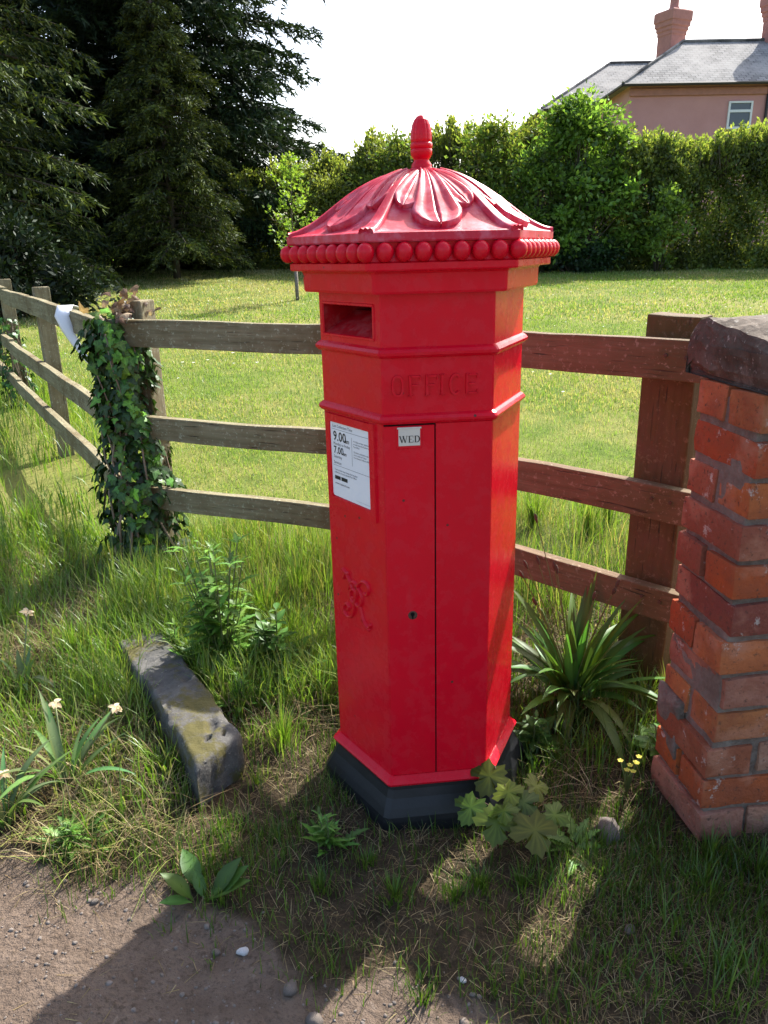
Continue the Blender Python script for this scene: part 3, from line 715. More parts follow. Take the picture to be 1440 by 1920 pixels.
# ------------------------------------------------------------------ loose stones and gravel on the track
def pebble_mesh(seed, flat=.6):
    bm = bmesh.new(); bmesh.ops.create_icosphere(bm, subdivisions=2, radius=1)
    for v in bm.verts: v.co = (v.co + mnoise.noise_vector(v.co * 1.3 + Vector((seed * 3.1, 0, seed))) * .45) * Vector((1, .8, flat)) if False else Vector(((v.co.x + mnoise.noise(v.co * 1.4 + Vector((seed, 0, 0))) * .4), (v.co.y * .8 + mnoise.noise(v.co * 1.4 + Vector((0, seed, 9))) * .3), v.co.z * flat))
    m = bpy.data.meshes.new('pebble'); bm.to_mesh(m); bm.free(); return m
for i, (px, py, sz, mat, lab) in enumerate(((455, 1785, .013, 'pebble_white', 'white stone chip lying on the bare earth track'), (545, 1858, .019, 'pebble', 'grey rounded stone half sunk in the earth track'), (590, 1915, .020, 'pebble', 'pale stone at the bottom edge of the track'), (1180, 1752, .014, 'pebble', 'grey stone in the grass below the brick wall'), (868, 1838, .008, 'pebble_white', 'tiny white pebble at the grass edge below the box'), (178, 1690, .010, 'pebble', 'small tan pebble on the sunlit part of the track'), (1140, 1565, .045, 'pebble', 'large grey stone in the grass between box and wall'), (405, 1785, .010, 'pebble', 'small dark pebble beside the white stone chip'))):
    p = at(px, py, z=-.01); m = pebble_mesh(i * 2.7 + 1); o = link('stone', m, M[mat], None, True); o.scale = (sz, sz, sz); o.rotation_euler = (0, 0, i * 1.3)
    o.location = (p.x, p.y, float(ground_z(p.x, p.y)) + sz * .3); tag(o, lab, 'stone')
ico = pebble_mesh(4.4, .7); iv = np.array([v.co for v in ico.vertices]); ifc = np.array([p.vertices[:] for p in ico.polygons]); bpy.data.meshes.remove(ico)
ng = 3200
gxp = NR.uniform(-1.5, 1.1, ng); gyp = NR.uniform(.75, 1.75, ng); keep = path_mask(gxp, gyp) > NR.uniform(.1, 1, ng); gxp, gyp = gxp[keep], gyp[keep]; ng = len(gxp)
gs = NR.gamma(1.6, .0013, ng) + .0010; ga = NR.uniform(0, 6.28, ng)
ca, sa = np.cos(ga), np.sin(ga)
VV = iv[None] * gs[:, None, None]; VX = VV[..., 0] * ca[:, None] - VV[..., 1] * sa[:, None] + gxp[:, None]; VY = VV[..., 0] * sa[:, None] + VV[..., 1] * ca[:, None] + gyp[:, None]; VZ = VV[..., 2] + (ground_z(gxp, gyp) + gs * .1)[:, None]
FF = (ifc[None] + (np.arange(ng) * len(iv))[:, None, None]).reshape(-1, 3)
grv = link('gravel', npmesh('gravel', np.stack([VX, VY, VZ], -1).reshape(-1, 3), FF), M['pebble'], None, True); tag(grv, 'fine gravel scattered over the earth track', 'gravel', kind='stuff')

# ------------------------------------------------------------------ grass
def hexdist(x, y):
    dx, dy = x - BX, y - BY; d = np.full(np.shape(x), -9.0)
    for k in range(6):
        a = YAW + math.radians(-120 + 60 * k); d = np.maximum(d, dx * math.cos(a) + dy * math.sin(a))
    return d
def clear_of(x, y):
    ok = hexdist(x, y) > .272
    u = (x - .797) * wax.x + (y - 1.6) * wax.y; v = (x - .797) * wth.x + (y - 1.6) * wth.y
    ok &= ~((u > -.02) & (u < 1.05) & (v > -.02) & (v < .28))
    ax = np.array([kd.x, kd.y]); s = (x - kA.x) * ax[0] + (y - kA.y) * ax[1]; n_ = (x - kA.x) * -ax[1] * -1 + (y - kA.y) * -ax[0] * -1
    pv = (x - kA.x) * .857 + (y - kA.y) * .515
    ok &= ~((s > -.0) & (s < .86) & (pv > -.012) & (pv < .175))
    return ok
def blades(x, y, h, w, bend, col, head=None, segs=3, zoff=0.0, lay=None, dark=.55):
    n = len(x); z = ground_z(x, y) + zoff - .004
    a = NR.uniform(0, 2 * math.pi, n) if head is None else head
    dx, dy = np.cos(a), np.sin(a); sx, sy = -dy, dx
    nv = 2 * segs + 1; V = np.zeros((n, nv, 3), np.float32); C = np.zeros((n, nv, 3), np.float32)
    tw = NR.uniform(-.5, .5, n)
    for i in range(segs + 1):
        t = i / segs; th = bend * t
        # circular arc
        b_ = np.maximum(bend, 1e-3)
        fwd = h * (1 - np.cos(b_ * t)) / b_; upz = h * np.sin(b_ * t) / b_
        if lay is not None: fwd = fwd + h * t * lay; upz = upz * (1 - .75 * lay)
        ww = w * (1 - t ** 1.6) * .5 * (1 if i else .8)
        cx, cy, cz = x + dx * fwd, y + dy * fwd, z + upz
        ex, ey = sx * np.cos(tw * t) + dx * np.sin(tw * t), sy * np.cos(tw * t) + dy * np.sin(tw * t)
        if i < segs:
            V[:, 2 * i] = np.stack([cx - ex * ww, cy - ey * ww, cz], -1); V[:, 2 * i + 1] = np.stack([cx + ex * ww, cy + ey * ww, cz], -1)
            C[:, 2 * i] = C[:, 2 * i + 1] = col
        else:
            V[:, 2 * i] = np.stack([cx, cy, cz], -1); C[:, 2 * i] = col
    tri = []
    for i in range(segs - 1): tri += [(2 * i, 2 * i + 1, 2 * i + 3), (2 * i, 2 * i + 3, 2 * i + 2)]
    tri.append((2 * segs - 2, 2 * segs - 1, 2 * segs))
    F = (np.array(tri)[None] + (np.arange(n) * nv)[:, None, None]).reshape(-1, 3)
    return V.reshape(-1, 3), F, C.reshape(-1, 3)
def cat(parts):
    V, F, C = [], [], []; o = 0
    for v, f, c in parts: V.append(v); F.append(f + o); C.append(c); o += len(v)
    return np.concatenate(V), np.concatenate(F), np.concatenate(C)
def palette(n, cols, jit=.18):
    cols = np.array(cols); c = cols[NR.integers(0, len(cols), n)]
    return c * (1 + NR.uniform(-jit, jit, (n, 1))) * (1 + NR.uniform(-.06, .06, (n, 3)))
GREEN2 = [(.15, .26, .025), (.19, .31, .035), (.12, .21, .02), (.23, .32, .05), (.26, .30, .07)]
GREEN = [(.085, .16, .016), (.11, .20, .02), (.065, .125, .014), (.14, .21, .03), (.10, .175, .022)]
YELL = [(.24, .25, .07), (.20, .24, .06), (.30, .26, .11)]
STRAW = [(.26, .20, .10), (.21, .155, .075), (.33, .265, .15), (.15, .105, .055), (.12, .085, .05)]
def vnoise(x, y, sc, seed=0):
    return np.sin(x * sc + seed) * np.cos(y * sc * 1.3 + seed * 2) * .5 + np.sin((x + y) * sc * .7 + seed * 3) * .3 + np.sin(x * sc * 2.3 - y * sc * 1.9 + seed) * .2
parts_g, parts_s = [], []
def field(n, x0, x1, y0, y1, h0, h1, w, cols, dens=None, bend=(.2, 1.2), segs=3, out=None, lay=None, clump=0):
    x = NR.uniform(x0, x1, n); y = NR.uniform(y0, y1, n)
    if clump:
        cxs = NR.uniform(x0, x1, clump); cys = NR.uniform(y0, y1, clump); k = NR.integers(0, clump, n); rr = np.abs(NR.normal(0, .035, n)); aa = NR.uniform(0, 6.28, n)
        x = cxs[k] + rr * np.cos(aa); y = cys[k] + rr * np.sin(aa)
    ok = clear_of(x, y) & (NR.uniform(0, 1, n) > path_mask(x, y) * 1.02)
    if dens is not None: ok &= NR.uniform(0, 1, n) < dens(x, y)
    x, y = x[ok], y[ok]; n = len(x)
    h = NR.uniform(h0, h1, n) * (1 + .35 * vnoise(x, y, 3.1, 2)); b = NR.uniform(*bend, n)
    l = None if lay is None else NR.uniform(*lay, n)
    (out if out is not None else parts_g).append(blades(x, y, np.maximum(h, .01), w * NR.uniform(.7, 1.3, n), b, palette(n, cols), None, segs, 0.0, l))
lushness = lambda x, y: np.clip(.55 + .9 * vnoise(x, y, 2.6, 1), .12, 1) * np.clip(.35 + (y - 1.75) * .9, .35, 1)
# verge in front of and around the box: short, thin, mixed with dead thatch
field(56000, -.9, 1.9, 1.02, 2.15, .022, .085, .0030, GREEN + [(.05, .09, .012)], lambda x, y: np.clip(.40 + .75 * vnoise(x, y, 5.5, 4), .14, .9))
field(52000, -1.7, 1.9, 1.02, 2.3, .02, .07, .0019, STRAW, lambda x, y: np.clip(.55 + .6 * vnoise(x, y, 4.2, 7) + .25 * (x > .3), .3, 1), (.2, 1.8), 3, parts_s, (.3, 1.0))
field(1500, .30, 1.7, 1.05, 1.62, .06, .13, .0034, GREEN, lambda x, y: np.clip(.2 + x * .5, 0, 1), (.6, 1.6), clump=40)
# taller growth on the left of the stone and along the fence
field(30000, -2.4, -.62, 1.62, 3.9, .05, .18, .0052, GREEN2, lushness, (.4, 1.7))
field(26000, -2.4, -.55, 1.55, 3.6, .05, .16, .0032, STRAW + YELL, lambda x, y: np.clip(.5 - .8 * vnoise(x, y, 2.6, 1), .1, 1), (.6, 2.0), 3, parts_s, (.0, .9))
field(20000, -5.4, -1.5, 3.4, 8.5, .12, .32, .0075, GREEN2, lambda x, y: np.clip(.5 + .7 * vnoise(x, y, 1.8, 5), .15, 1) * (y < 3.72 - 1.62 * (x + 1.25) + .75), (.3, 1.4))
field(19000, -1.15, .25, 2.2, 3.5, .07, .24, .0052, GREEN2, lambda x, y: np.clip(.6 + .6 * vnoise(x, y, 4, 3), .12, 1), (.3, 1.5))
field(5000, -1.1, .3, 2.1, 3.4, .07, .2, .003, STRAW, None, (.4, 2.0), 3, parts_s, (.1, 1.0))
field(6000, -1.25, .3, 2.85, 3.75, .16, .32, .005, GREEN2 + YELL, lambda x, y: np.clip(.35 + .7 * vnoise(x, y, 6, 9), .05, 1), (.2, 1.0))
field(20000, .3, 2.4, 1.85, 3.4, .06, .20, .0042, GREEN, lambda x, y: np.clip(.45 + .6 * vnoise(x, y, 4.5, 8), .1, 1), (.3, 1.6))
field(5000, .3, 2.4, 1.75, 3.2, .06, .18, .003, STRAW, None, (.4, 2.0), 3, parts_s, (.1, 1.0))
field(5000, .25, 2.6, 2.75, 4.2, .16, .36, .0048, GREEN2 + YELL, lambda x, y: np.clip(.45 + .6 * vnoise(x, y, 5, 1), .1, 1), (.2, 1.2))
nl_ = 1500; lx_, ly_ = NR.uniform(-1.6, 1.2, nl_), NR.uniform(.8, 1.75, nl_); kk = (path_mask(lx_, ly_) > .3) & (NR.uniform(0, 1, nl_) < np.clip(.25 + .9 * vnoise(lx_, ly_, 7, 2), .04, 1)); lx_, ly_ = lx_[kk], ly_[kk]
parts_s.append(blades(lx_, ly_, NR.uniform(.008, .045, len(lx_)), NR.uniform(.0012, .003, len(lx_)), NR.uniform(.05, .6, len(lx_)), palette(len(lx_), STRAW), None, 2, .005, np.full(len(lx_), 1.25)))
# conspicuous tufts
def tuft(cx, cy, n, h, w, cols=GREEN, spread=.03, bend=(.2, 1.3)):
    a = NR.uniform(0, 6.28, n); rr = np.abs(NR.normal(0, spread, n)); x, y = cx + rr * np.cos(a), cy + rr * np.sin(a)
    parts_g.append(blades(x, y, NR.uniform(.5, 1, n) * h, w * NR.uniform(.7, 1.2, n), NR.uniform(*bend, n), palette(n, cols), a + NR.normal(0, .5, n), 4))
for px, py, n, h, w in ((530, 1400, 110, .17, .0035), (600, 1300, 40, .2, .004), (790, 1860, 60, .06, .003), (560, 1130, 90, .33, .005), (500, 1180, 90, .34, .006), (450, 1200, 70, .36, .006), (400, 1190, 70, .33, .006), (540, 1220, 60, .28, .006), (610, 1080, 70, .32, .004), (270, 1010, 60, .34, .005), (330, 990, 50, .30, .005), (1215, 1330, 34, .17, .007), (1255, 1340, 24, .2, .006), (1330, 1610, 80, .11, .0035), (1420, 1640, 80, .11, .0035), (1040, 1600, 50, .06, .003), (900, 1660, 90, .07, .003), (850, 1690, 60, .07, .003), (140, 1240, 80, .26, .004), (300, 1215, 60, .13, .0035), (345, 1215, 60, .22, .004), (375, 1262, 60, .22, .004), (415, 1310, 60, .17, .004), (450, 1350, 50, .14, .0035), (235, 1235, 50, .15, .0035), (290, 1345, 50, .15, .0035), (345, 1445, 50, .12, .0035), (250, 1195, 60, .12, .0035), (345, 1300, 40, .12, .0035), (470, 1400, 40, .10, .003), (480, 1460, 50, .08, .003), (300, 1440, 60, .10, .003), (240, 1330, 60, .12, .003), (340, 1500, 50, .09, .003), (420, 1560, 60, .07, .003), (520, 1560, 60, .06, .003), (690, 1620, 60, .06, .003), (740, 1680, 80, .07, .003), (600, 1660, 60, .07, .003), (980, 1650, 60, .07, .003), (400, 1790, 16, .04, .0025), (310, 1735, 16, .04, .0025), (60, 1010, 80, .3, .006), (30, 1180, 60, .2, .004), (1100, 1010, 90, .38, .005), (1000, 1000, 90, .34, .005), (1140, 990, 60, .4, .005), (440, 1010, 80, .2, .004)):
    p = at(px, py, z=0.0); tuft(p.x, p.y, n, h, w * 1.3, GREEN2 if p.y > 1.75 else GREEN)
gv = cat(parts_g); go = link('verge_grass', npmesh('verge_grass', *gv), M['grass']); tag(go, 'long green grass on the verge and along the fence', 'grass', kind='stuff')
sv_ = cat(parts_s); so = link('dead_grass', npmesh('dead_grass', *sv_), M['straw']); tag(so, 'dry dead grass lying among the green blades', 'grass', kind='stuff')
# mown lawn beyond the fence
parts_l = []
def lawn(n, y0, y1, h0, h1, w, segs=2):
    u = NR.uniform(0, 1, n); y = y0 + (y1 - y0) * u; half = .62 * y + 1.0; x = NR.uniform(-1, 1, n) * half
    fy = np.where(x < -1.2, 3.66 - 1.62 * (x + 1.2), np.where(x < .1, 3.66 - .49 * (x + 1.2), 3.02 - 1.09 * (x - .1)))
    ok = (y > fy + .15) & (NR.uniform(0, 1, n) < np.clip(.75 + .45 * vnoise(x, y, 1.3, 6), .2, 1)); x, y = x[ok], y[ok]; n = len(x)
    dry = np.clip(1.2 * vnoise(x, y, .9, 3) + .9 * vnoise(x, y, 3.2, 1), -.45, 1.1)
    c = palette(n, [(.21, .31, .055), (.25, .35, .07), (.165, .265, .04)]); s = palette(n, [(.44, .40, .19), (.38, .36, .16)])
    k = (NR.uniform(0, 1, n) < .27 + .5 * dry + .5 * ((x < -1.5) & (y > 13.5)))[:, None]; c = np.where(k, s, c)
    parts_l.append(blades(x, y, NR.uniform(h0, h1, n), w * NR.uniform(.7, 1.3, n), NR.uniform(.3, 1.5, n), c, None, segs))
lawn(120000, 2.6, 6.5, .02, .055, .0045); lawn(150000, 6.5, 12, .03, .06, .011, 1); lawn(110000, 12, 23, .03, .07, .024, 1)
lv = cat(parts_l); lo = link('lawn_grass', npmesh('lawn_grass', *lv), M['grass']); tag(lo, 'mown sunlit lawn grass with dry patches behind the fence', 'grass', kind='stuff')
# daisies as white specks on the lawn
n = 260; x = NR.uniform(-6, 7, n); y = NR.uniform(7, 20, n); z = ground_z(x, y) + .06
dv = []; df = []
for i in range(n):
    r_ = R.uniform(.010, .02); o_ = len(dv)
    for k in range(6): dv.append((x[i] + r_ * math.cos(k * 1.047), y[i] + r_ * math.sin(k * 1.047), z[i] + .004 * (k % 2)))
    df.append([o_ + k for k in range(6)])
dm = npmesh('daisies', np.array(dv), np.array(df), np.full((len(dv), 3), .75)); do = link('daisies', dm, M['petal']); tag(do, 'tiny white daisies scattered over the lawn', 'flowers', kind='stuff')

# ------------------------------------------------------------------ leaf helpers for small plants
def leaf_mesh(name, outline, col, fold=.15, curl=.2, vein=None):
    """leaf in local coords: base at origin, tip along +x, length 1; outline = right side [(x, halfwidth)]"""
    V, F, C = [], [], []
    for i, (x, w) in enumerate(outline):
        zc = -curl * x * x
        V += [(x, w, zc + fold * w), (x, 0, zc), (x, -w, zc + fold * w)]
        mid = tuple(min(1, c * 1.5) for c in (vein or col)); C += [col, mid, col]
    for i in range(len(outline) - 1):
        a = 3 * i; F += [(a, a + 3, a + 4, a + 1), (a + 1, a + 4, a + 5, a + 2)]
    m = npmesh(name, np.array(V), np.array(F), np.array(C)); return m
def star_leaf(name, pts, col, cup=.12):
    """lobed leaf from polar outline, petiole at origin, tip +x, veins paler"""
    cx = .34; n = len(pts); V = [(cx, 0, .02)]; C = [tuple(c * 1.5 for c in col)]
    rad = [math.hypot(x - cx, y) for x, y in pts]
    zz = lambda x, y: -cup * ((x - cx) ** 2 + y * y) * 1.4 + .010 * math.sin(5 * math.atan2(y, x - cx) + 1)
    for f_ in (.5, 1.0):
        for i, (x, y) in enumerate(pts):
            lobe_tip = rad[i] >= rad[i - 1] and rad[i] >= rad[(i + 1) % n]
            px, py = cx + (x - cx) * f_, y * f_; V.append((px, py, zz(px, py) - (.006 if lobe_tip and f_ < 1 else 0)))
            k = 1.45 if lobe_tip and f_ < 1 else (.92 if f_ < 1 else 1.0); C.append(tuple(min(1, c * k) for c in col))
    F = [(0, 1 + i, 1 + (i + 1) % n) for i in range(n)]
    for i in range(n):
        j = (i + 1) % n; F += [(1 + i, 1 + n + i, 1 + n + j), (1 + i, 1 + n + j, 1 + j)]
    return npmesh(name, np.array(V), np.array(F), np.array(C))
def mirror(half): return half + [(x, -y) for x, y in half[::-1] if abs(y) > 1e-6]
IVY = mirror([(0, 0), (-.05, .12), (-.06, .30), (.08, .34), (.18, .52), (.36, .46), (.42, .26), (.58, .24), (.78, .13), (1.0, 0)])
MAPLE = mirror([(0, 0), (-.04, .10), (-.16, .26), (-.02, .30), (.03, .42), (.16, .36), (.17, .58), (.27, .56), (.33, .68), (.42, .60), (.54, .52), (.50, .38), (.48, .25), (.60, .28), (.66, .36), (.74, .26), (.86, .22), (.84, .12), (1.0, 0)])
def place(mesh, parent, p, d, up, size, roll=0.0, name='leaf'):
    """leaf with base at p, pointing along d, its face towards up"""
    d = Vector(d).normalized(); up = Vector(up); y = up.cross(d)
    if y.length < 1e-4: y = Vector((1, 0, 0)).cross(d)
    y.normalize(); z = d.cross(y)
    m = Matrix((d, y, z)).transposed().to_4x4() @ Matrix.Rotation(roll, 4, 'X')
    o = link(name, mesh, None, parent); q = m.to_quaternion(); o.rotation_mode = 'QUATERNION'; o.rotation_quaternion = q
    o.location = Vector(p) - parent.location; o.scale = (size, size, size); return o
def mmat(m, mat):
    m.materials.append(M[mat]); m.polygons.foreach_set('use_smooth', np.ones(len(m.polygons), dtype=bool)); return m
ivy_m = [mmat(star_leaf('ivy_leaf', IVY, c), 'ivy') for c in ((.045, .11, .02), (.07, .165, .025), (.12, .25, .03), (.035, .075, .02))]
maple_m = [mmat(star_leaf('maple_leaf', MAPLE, c), 'leaf') for c in ((.085, .115, .012), (.125, .14, .014), (.06, .10, .012))]
strap = [(0, .016), (.1, .03), (.3, .045), (.55, .05), (.75, .042), (.9, .024), (1, .002)]

def ribbon_leaf(L_, w, bend, col, nseg=8, fold=.25, tipf=.55, start=.25):
    """arching strap leaf in the xz plane: base at origin, rising along z and bending towards +x"""
    V, F, C = [], [], []; x = z = 0.0; th = start
    for i in range(nseg + 1):
        t = i / nseg; ww = w * (.45 + .55 * min(1, t / .3)) * (1 if t < tipf else max(.02, 1 - ((t - tipf) / (1 - tipf)) ** 1.7))
        cth, sth = math.cos(th), math.sin(th)
        V += [(x - cth * fold * ww, ww, z + sth * fold * ww), (x, 0, z), (x - cth * fold * ww, -ww, z + sth * fold * ww)]
        C += [col, tuple(c * 1.3 for c in col), col]
        x += math.sin(th) * L_ / nseg; z += math.cos(th) * L_ / nseg; th += bend / nseg
    for i in range(nseg):
        a = 3 * i; F += [(a, a + 3, a + 4, a + 1), (a + 1, a + 4, a + 5, a + 2)]
    return npmesh('leaf', np.array(V), np.array(F), np.array(C))

# ivy over the corner post -------------------------------------------------
def ivy(name, base, h, rad, label, n_obj, n_stuff, seed, wide=1.0, top_lean=(0, 0)):
    rr = random.Random(seed); e = empty(name, base, label, 'ivy')
    def spot():
        t = rr.random() ** .85; a = rr.uniform(-math.pi, math.pi); z = t * h
        r_ = rad(t) * rr.uniform(.8, 1.12) * (1 + .22 * math.sin(5 * a + t * 9) + .15 * math.sin(t * 25 + a))
        p = Vector((base[0] + top_lean[0] * t + r_ * math.cos(a) * wide, base[1] + top_lean[1] * t + r_ * math.sin(a), base[2] + z)); out = Vector((math.cos(a), math.sin(a), .35))
        d = (Vector((rr.uniform(-.6, .6), rr.uniform(-.6, .6), -.9)) + out * .35).normalized()
        return p, d, out + Vector((rr.uniform(-.5, .5), rr.uniform(-.5, .5), rr.uniform(-.2, .5))), t
    cand = [spot() for _ in range(n_obj + n_stuff)]
    # the leaves nearest the road side are single objects, the rest one mass
    cand.sort(key=lambda q: (q[0] - Vector((0, 0, 1.2))).length)
    for p, d, u_, t in cand[:n_obj]:
        mi = rr.choices([0, 1, 2, 3], [4, 4, 1.2 + 2.5 * t, 2])[0]; place(ivy_m[mi], e, p, d, u_, rr.uniform(.030, .062), rr.uniform(-.4, .4))
    V, F, C = [], [], []; o_ = 0
    for p, d, u_, t in cand[n_obj:]:
        mi = rr.choices([0, 1, 3], [4, 3, 3])[0]; m = ivy_m[mi]; y = u_.cross(d).normalized(); z = d.cross(y); s = rr.uniform(.032, .062)
        co = np.array([v.co for v in m.vertices]) * s; V.append(co @ np.array([d, y, z]) + np.array(p - Vector(base))); F.append(np.array([q.vertices[:] for q in m.polygons]) + o_); o_ += len(co)
        c = np.array([.035, .085, .018]) * rr.uniform(.6, 1.7); C.append(np.tile(c, (len(co), 1)))
    o = link('foliage', npmesh('foliage', np.concatenate(V), np.concatenate(F), np.concatenate(C)), M['ivy'], e); o['kind'] = 'stuff'
    for i in range(9):
        a = rr.uniform(0, 6.28); pts = []
        for j in range(9):
            t = j / 8; r_ = rad(t) * (.9 + .25 * math.sin(j * 1.7 + i)); pts.append((top_lean[0] * t + r_ * math.cos(a + .25 * math.sin(j + i)) * wide, top_lean[1] * t + r_ * math.sin(a + .25 * math.sin(j + i)), t * h * .95))
        v, f = tube(pts, [.007 * (1 - .6 * j / 8) for j in range(9)], 5); pyd('stem', v, f, M['vine'], e, True)
    return e
iv1 = ivy('ivy', (-1.155, 3.53, 0), 1.20, lambda t: .155 - .035 * t + .02 * math.sin(t * 7) - .03 * (t > .93), 'dark green ivy smothering the corner fence post beside the lawn', 300, 1700, 3, 1.0, (-.05, .02))
iv2 = ivy('ivy', (lp(4.1, .05)[0], lp(4.1, .05)[1], .02), .95, lambda t: .17 - .10 * t, 'small ivy growth on the distant post at the left edge', 60, 260, 5)
# dead ivy bunch on top of the post
dead = empty('dried_ivy', (-1.17, 3.58, 1.19), 'bunch of brown withered ivy leaves on top of the corner post', 'dried leaves')
dl_m = [mmat(star_leaf('dry_leaf', IVY, c, .5), 'leaf') for c in ((.20, .13, .085), (.30, .22, .16), (.12, .075, .05))]
for i in range(55):
    p = Vector((-1.18 + R.gauss(.02, .055), 3.55 + R.gauss(0, .045), 1.20 + abs(R.gauss(0, .045)))); g_ = R.random() < .3 and p.x < -1.17
    place(ivy_m[2] if g_ else R.choice(dl_m), dead, p, (R.uniform(-1, 1), R.uniform(-1, 1), R.uniform(-.6, .6)), (R.uniform(-.6, .6), -.8, .6), R.uniform(.03, .06))

# plantain clump by the fence -------------------------------------------------
def strap_plant(name, base, label, cat_, specs, col, mat='leaf', jitter=.25):
    e = empty(name, base, label, cat_)
    for az, L_, w, bend, st in specs:
        c = tuple(x * R.uniform(1 - jitter, 1 + jitter) for x in col); m = mmat(ribbon_leaf(L_, w, bend, c, 9, .22, .5, st), mat)
        o = link('leaf', m, None, e, True); o.rotation_euler = (0, 0, az); o.location = (math.cos(az) * .015, math.sin(az) * .015, 0)
    return e
pb = Vector((.62, 2.24, 0))
specs = []
for i in range(78):
    az = R.uniform(0, 6.28); inner = R.random()
    specs.append((az, R.uniform(.22, .46), R.uniform(.012, .021), R.uniform(.7, 2.2) if inner > .4 else R.uniform(.1, .6), R.uniform(.1, .75) if inner > .3 else R.uniform(.0, .35)))
pl = strap_plant('plantain', pb, 'clump of long ribbed strap leaves growing by the fence beside the box', 'plant', specs, (.085, .165, .03))
for i in range(10):
    a = R.uniform(0, 6.28); L_ = R.uniform(.40, .62); s = R.uniform(.1, .45); pts = [(math.cos(a) * s * L_ * (j / 6) ** 1.4, math.sin(a) * s * L_ * (j / 6) ** 1.4, L_ * j / 6) for j in range(7)]
    v, f = tube(pts, [.0016] * 7, 5); st = pyd('stalk', v, f, M['stem'], pl)
    d = (Vector(pts[-1]) - Vector(pts[-2])).normalized(); v, f = tube([Vector(pts[-1]) + d * q for q in (-.004, .004, .014, .024, .03)], [.0015, .0045, .006, .0045, .0012], 7); pyd('seed_head', v, f, M['rust'], st)

# daffodils at the left ---------------------------------------------------------
def daffodil(px, py, n, label, flowers, Lr=(.18, .32)):
    b = at(px, py, z=.0); b.z = float(ground_z(b.x, b.y))
    specs = [(R.uniform(0, 6.28), R.uniform(*Lr), R.uniform(.008, .0125), R.uniform(.3, 2.0), R.uniform(.05, .6)) for _ in range(n)]
    e = strap_plant('daffodil', b, label, 'plant', specs, (.13, .20, .07))
    for (fx, fy, fz) in flowers:
        t = at(fx, fy, z=fz) - b; pts = [Vector((t.x * (j / 6) ** 1.3, t.y * (j / 6) ** 1.3, t.z * j / 6)) for j in range(7)]
        v, f = tube(pts, [.003] * 7, 6); st = pyd('stalk', v, f, M['stem'], e, True)
        pet = mmat(leaf_mesh('petal', [(0, .05), (.3, .28), (.6, .30), (.85, .16), (1, .01)], (.72, .62, .45), .3, .5, (.6, .42, .25)), 'petal')
        for k in range(8):
            a = k * .785 + R.uniform(-.3, .3); o = place(pet, e, t + b, (math.cos(a) * .8, math.sin(a) * .8 - .25, R.uniform(-.5, .6)), (0, -.5, 1), R.uniform(.018, .028), name='petal')
    return e
daffodil(128, 1480, 17, 'daffodil clump with two withered cream flowers beside the stone block', [(103, 1318, .20), (216, 1326, .17)])
daffodil(15, 1560, 15, 'daffodil clump at the left edge with a faded flower low down', [(8, 1448, .14)], (.16, .28))
daffodil(45, 1290, 8, 'single tall daffodil with one withered white flower above the grass', [(52, 1148, .20)], (.12, .24))

# rosette / leafy weeds -------------------------------------------------------
def jag(n=9, w=.16, teeth=.35):
    out = [(0, .012)]
    for i in range(1, n + 1):
        t = i / n; env = math.sin(math.pi * min(1, .12 + t * .92)) ** .8
        out.append((t * .97 - .03 * (i % 2), max(.004, w * env * (1 if i % 2 else 1 - teeth))))
    out.append((1, .002)); return out
weed_m = [mmat(leaf_mesh('leaf', jag(11, .17, .5), c, .25, .35), 'leaf') for c in ((.08, .165, .03), (.11, .22, .035), (.15, .28, .045))]
broad_m = [mmat(leaf_mesh('leaf', [(0, .02), (.12, .06), (.3, .17), (.5, .22), (.7, .19), (.88, .09), (1, .003)], c, .25, .3), 'leaf') for c in ((.06, .13, .025), (.085, .17, .03))]
def weed(name, px, py, label, n, size, meshes, up=(.15, .9), stalks=0, sh=.3, z=0.0, spread=.04):
    b = at(px, py, z=z); b.z = float(ground_z(b.x, b.y)); e = empty(name, b, label, 'plant')
    for i in range(n):
        a = R.uniform(0, 6.28); el = R.uniform(*up); d = (math.cos(a) * math.cos(el), math.sin(a) * math.cos(el), math.sin(el))
        place(R.choice(meshes), e, b + Vector((math.cos(a) * spread * R.random(), math.sin(a) * spread * R.random(), .005)), d, (0, 0, 1), R.uniform(*size))
    for i in range(stalks):
        a = R.uniform(0, 6.28); L_ = sh * R.uniform(.6, 1.1); s = R.uniform(.05, .35); pts = [Vector((math.cos(a) * (.06 * R.random() if j == 0 else 0) + math.cos(a) * s * L_ * j / 5, math.sin(a) * s * L_ * j / 5, L_ * j / 5)) for j in range(6)]
        v, f = tube(pts, [.0032 - .0003 * j for j in range(6)], 5); st = pyd('stalk', v, f, M['stem'], e, True)
        for j in range(1, 6):
            for q in range(3):
                a2 = R.uniform(0, 6.28); place(R.choice(meshes), e, b + pts[j], (math.cos(a2), math.sin(a2), R.uniform(.1, 1.2)), (0, 0, 1), R.uniform(*size) * (.85 - .1 * j))
    return e
weed('leafy_weed', 425, 1265, 'tall leafy weed with upright stalks growing behind the stone block', 56, (.10, .19), weed_m, (.2, 1.25), 26, .46, spread=.12)
weed('leafy_weed', 520, 1270, 'dark broad-leaved weed between the stone block and the box', 30, (.09, .17), broad_m, (.1, 1.1), 6, .26, spread=.08)
weed('leafy_weed', 370, 1335, 'low toothed weed spilling over the edge of the stone block', 14, (.05, .09), weed_m, (.05, .5), z=.11)
weed('leafy_weed', 330, 1245, 'low dark weed sprawling along the far side of the stone block', 22, (.06, .12), weed_m, (.05, .9), 4, .14, spread=.06)
weed('leafy_weed', 455, 1330, 'bright low weed in the corner between stone block and leafy weeds', 20, (.05, .11), weed_m, (.1, .9), 4, .10, spread=.05)
weed('feathery_weed', 140, 1585, 'low feathery green weed at the left of the bare track', 34, (.04, .085), weed_m, (.15, 1.1), 8, .06, spread=.06)
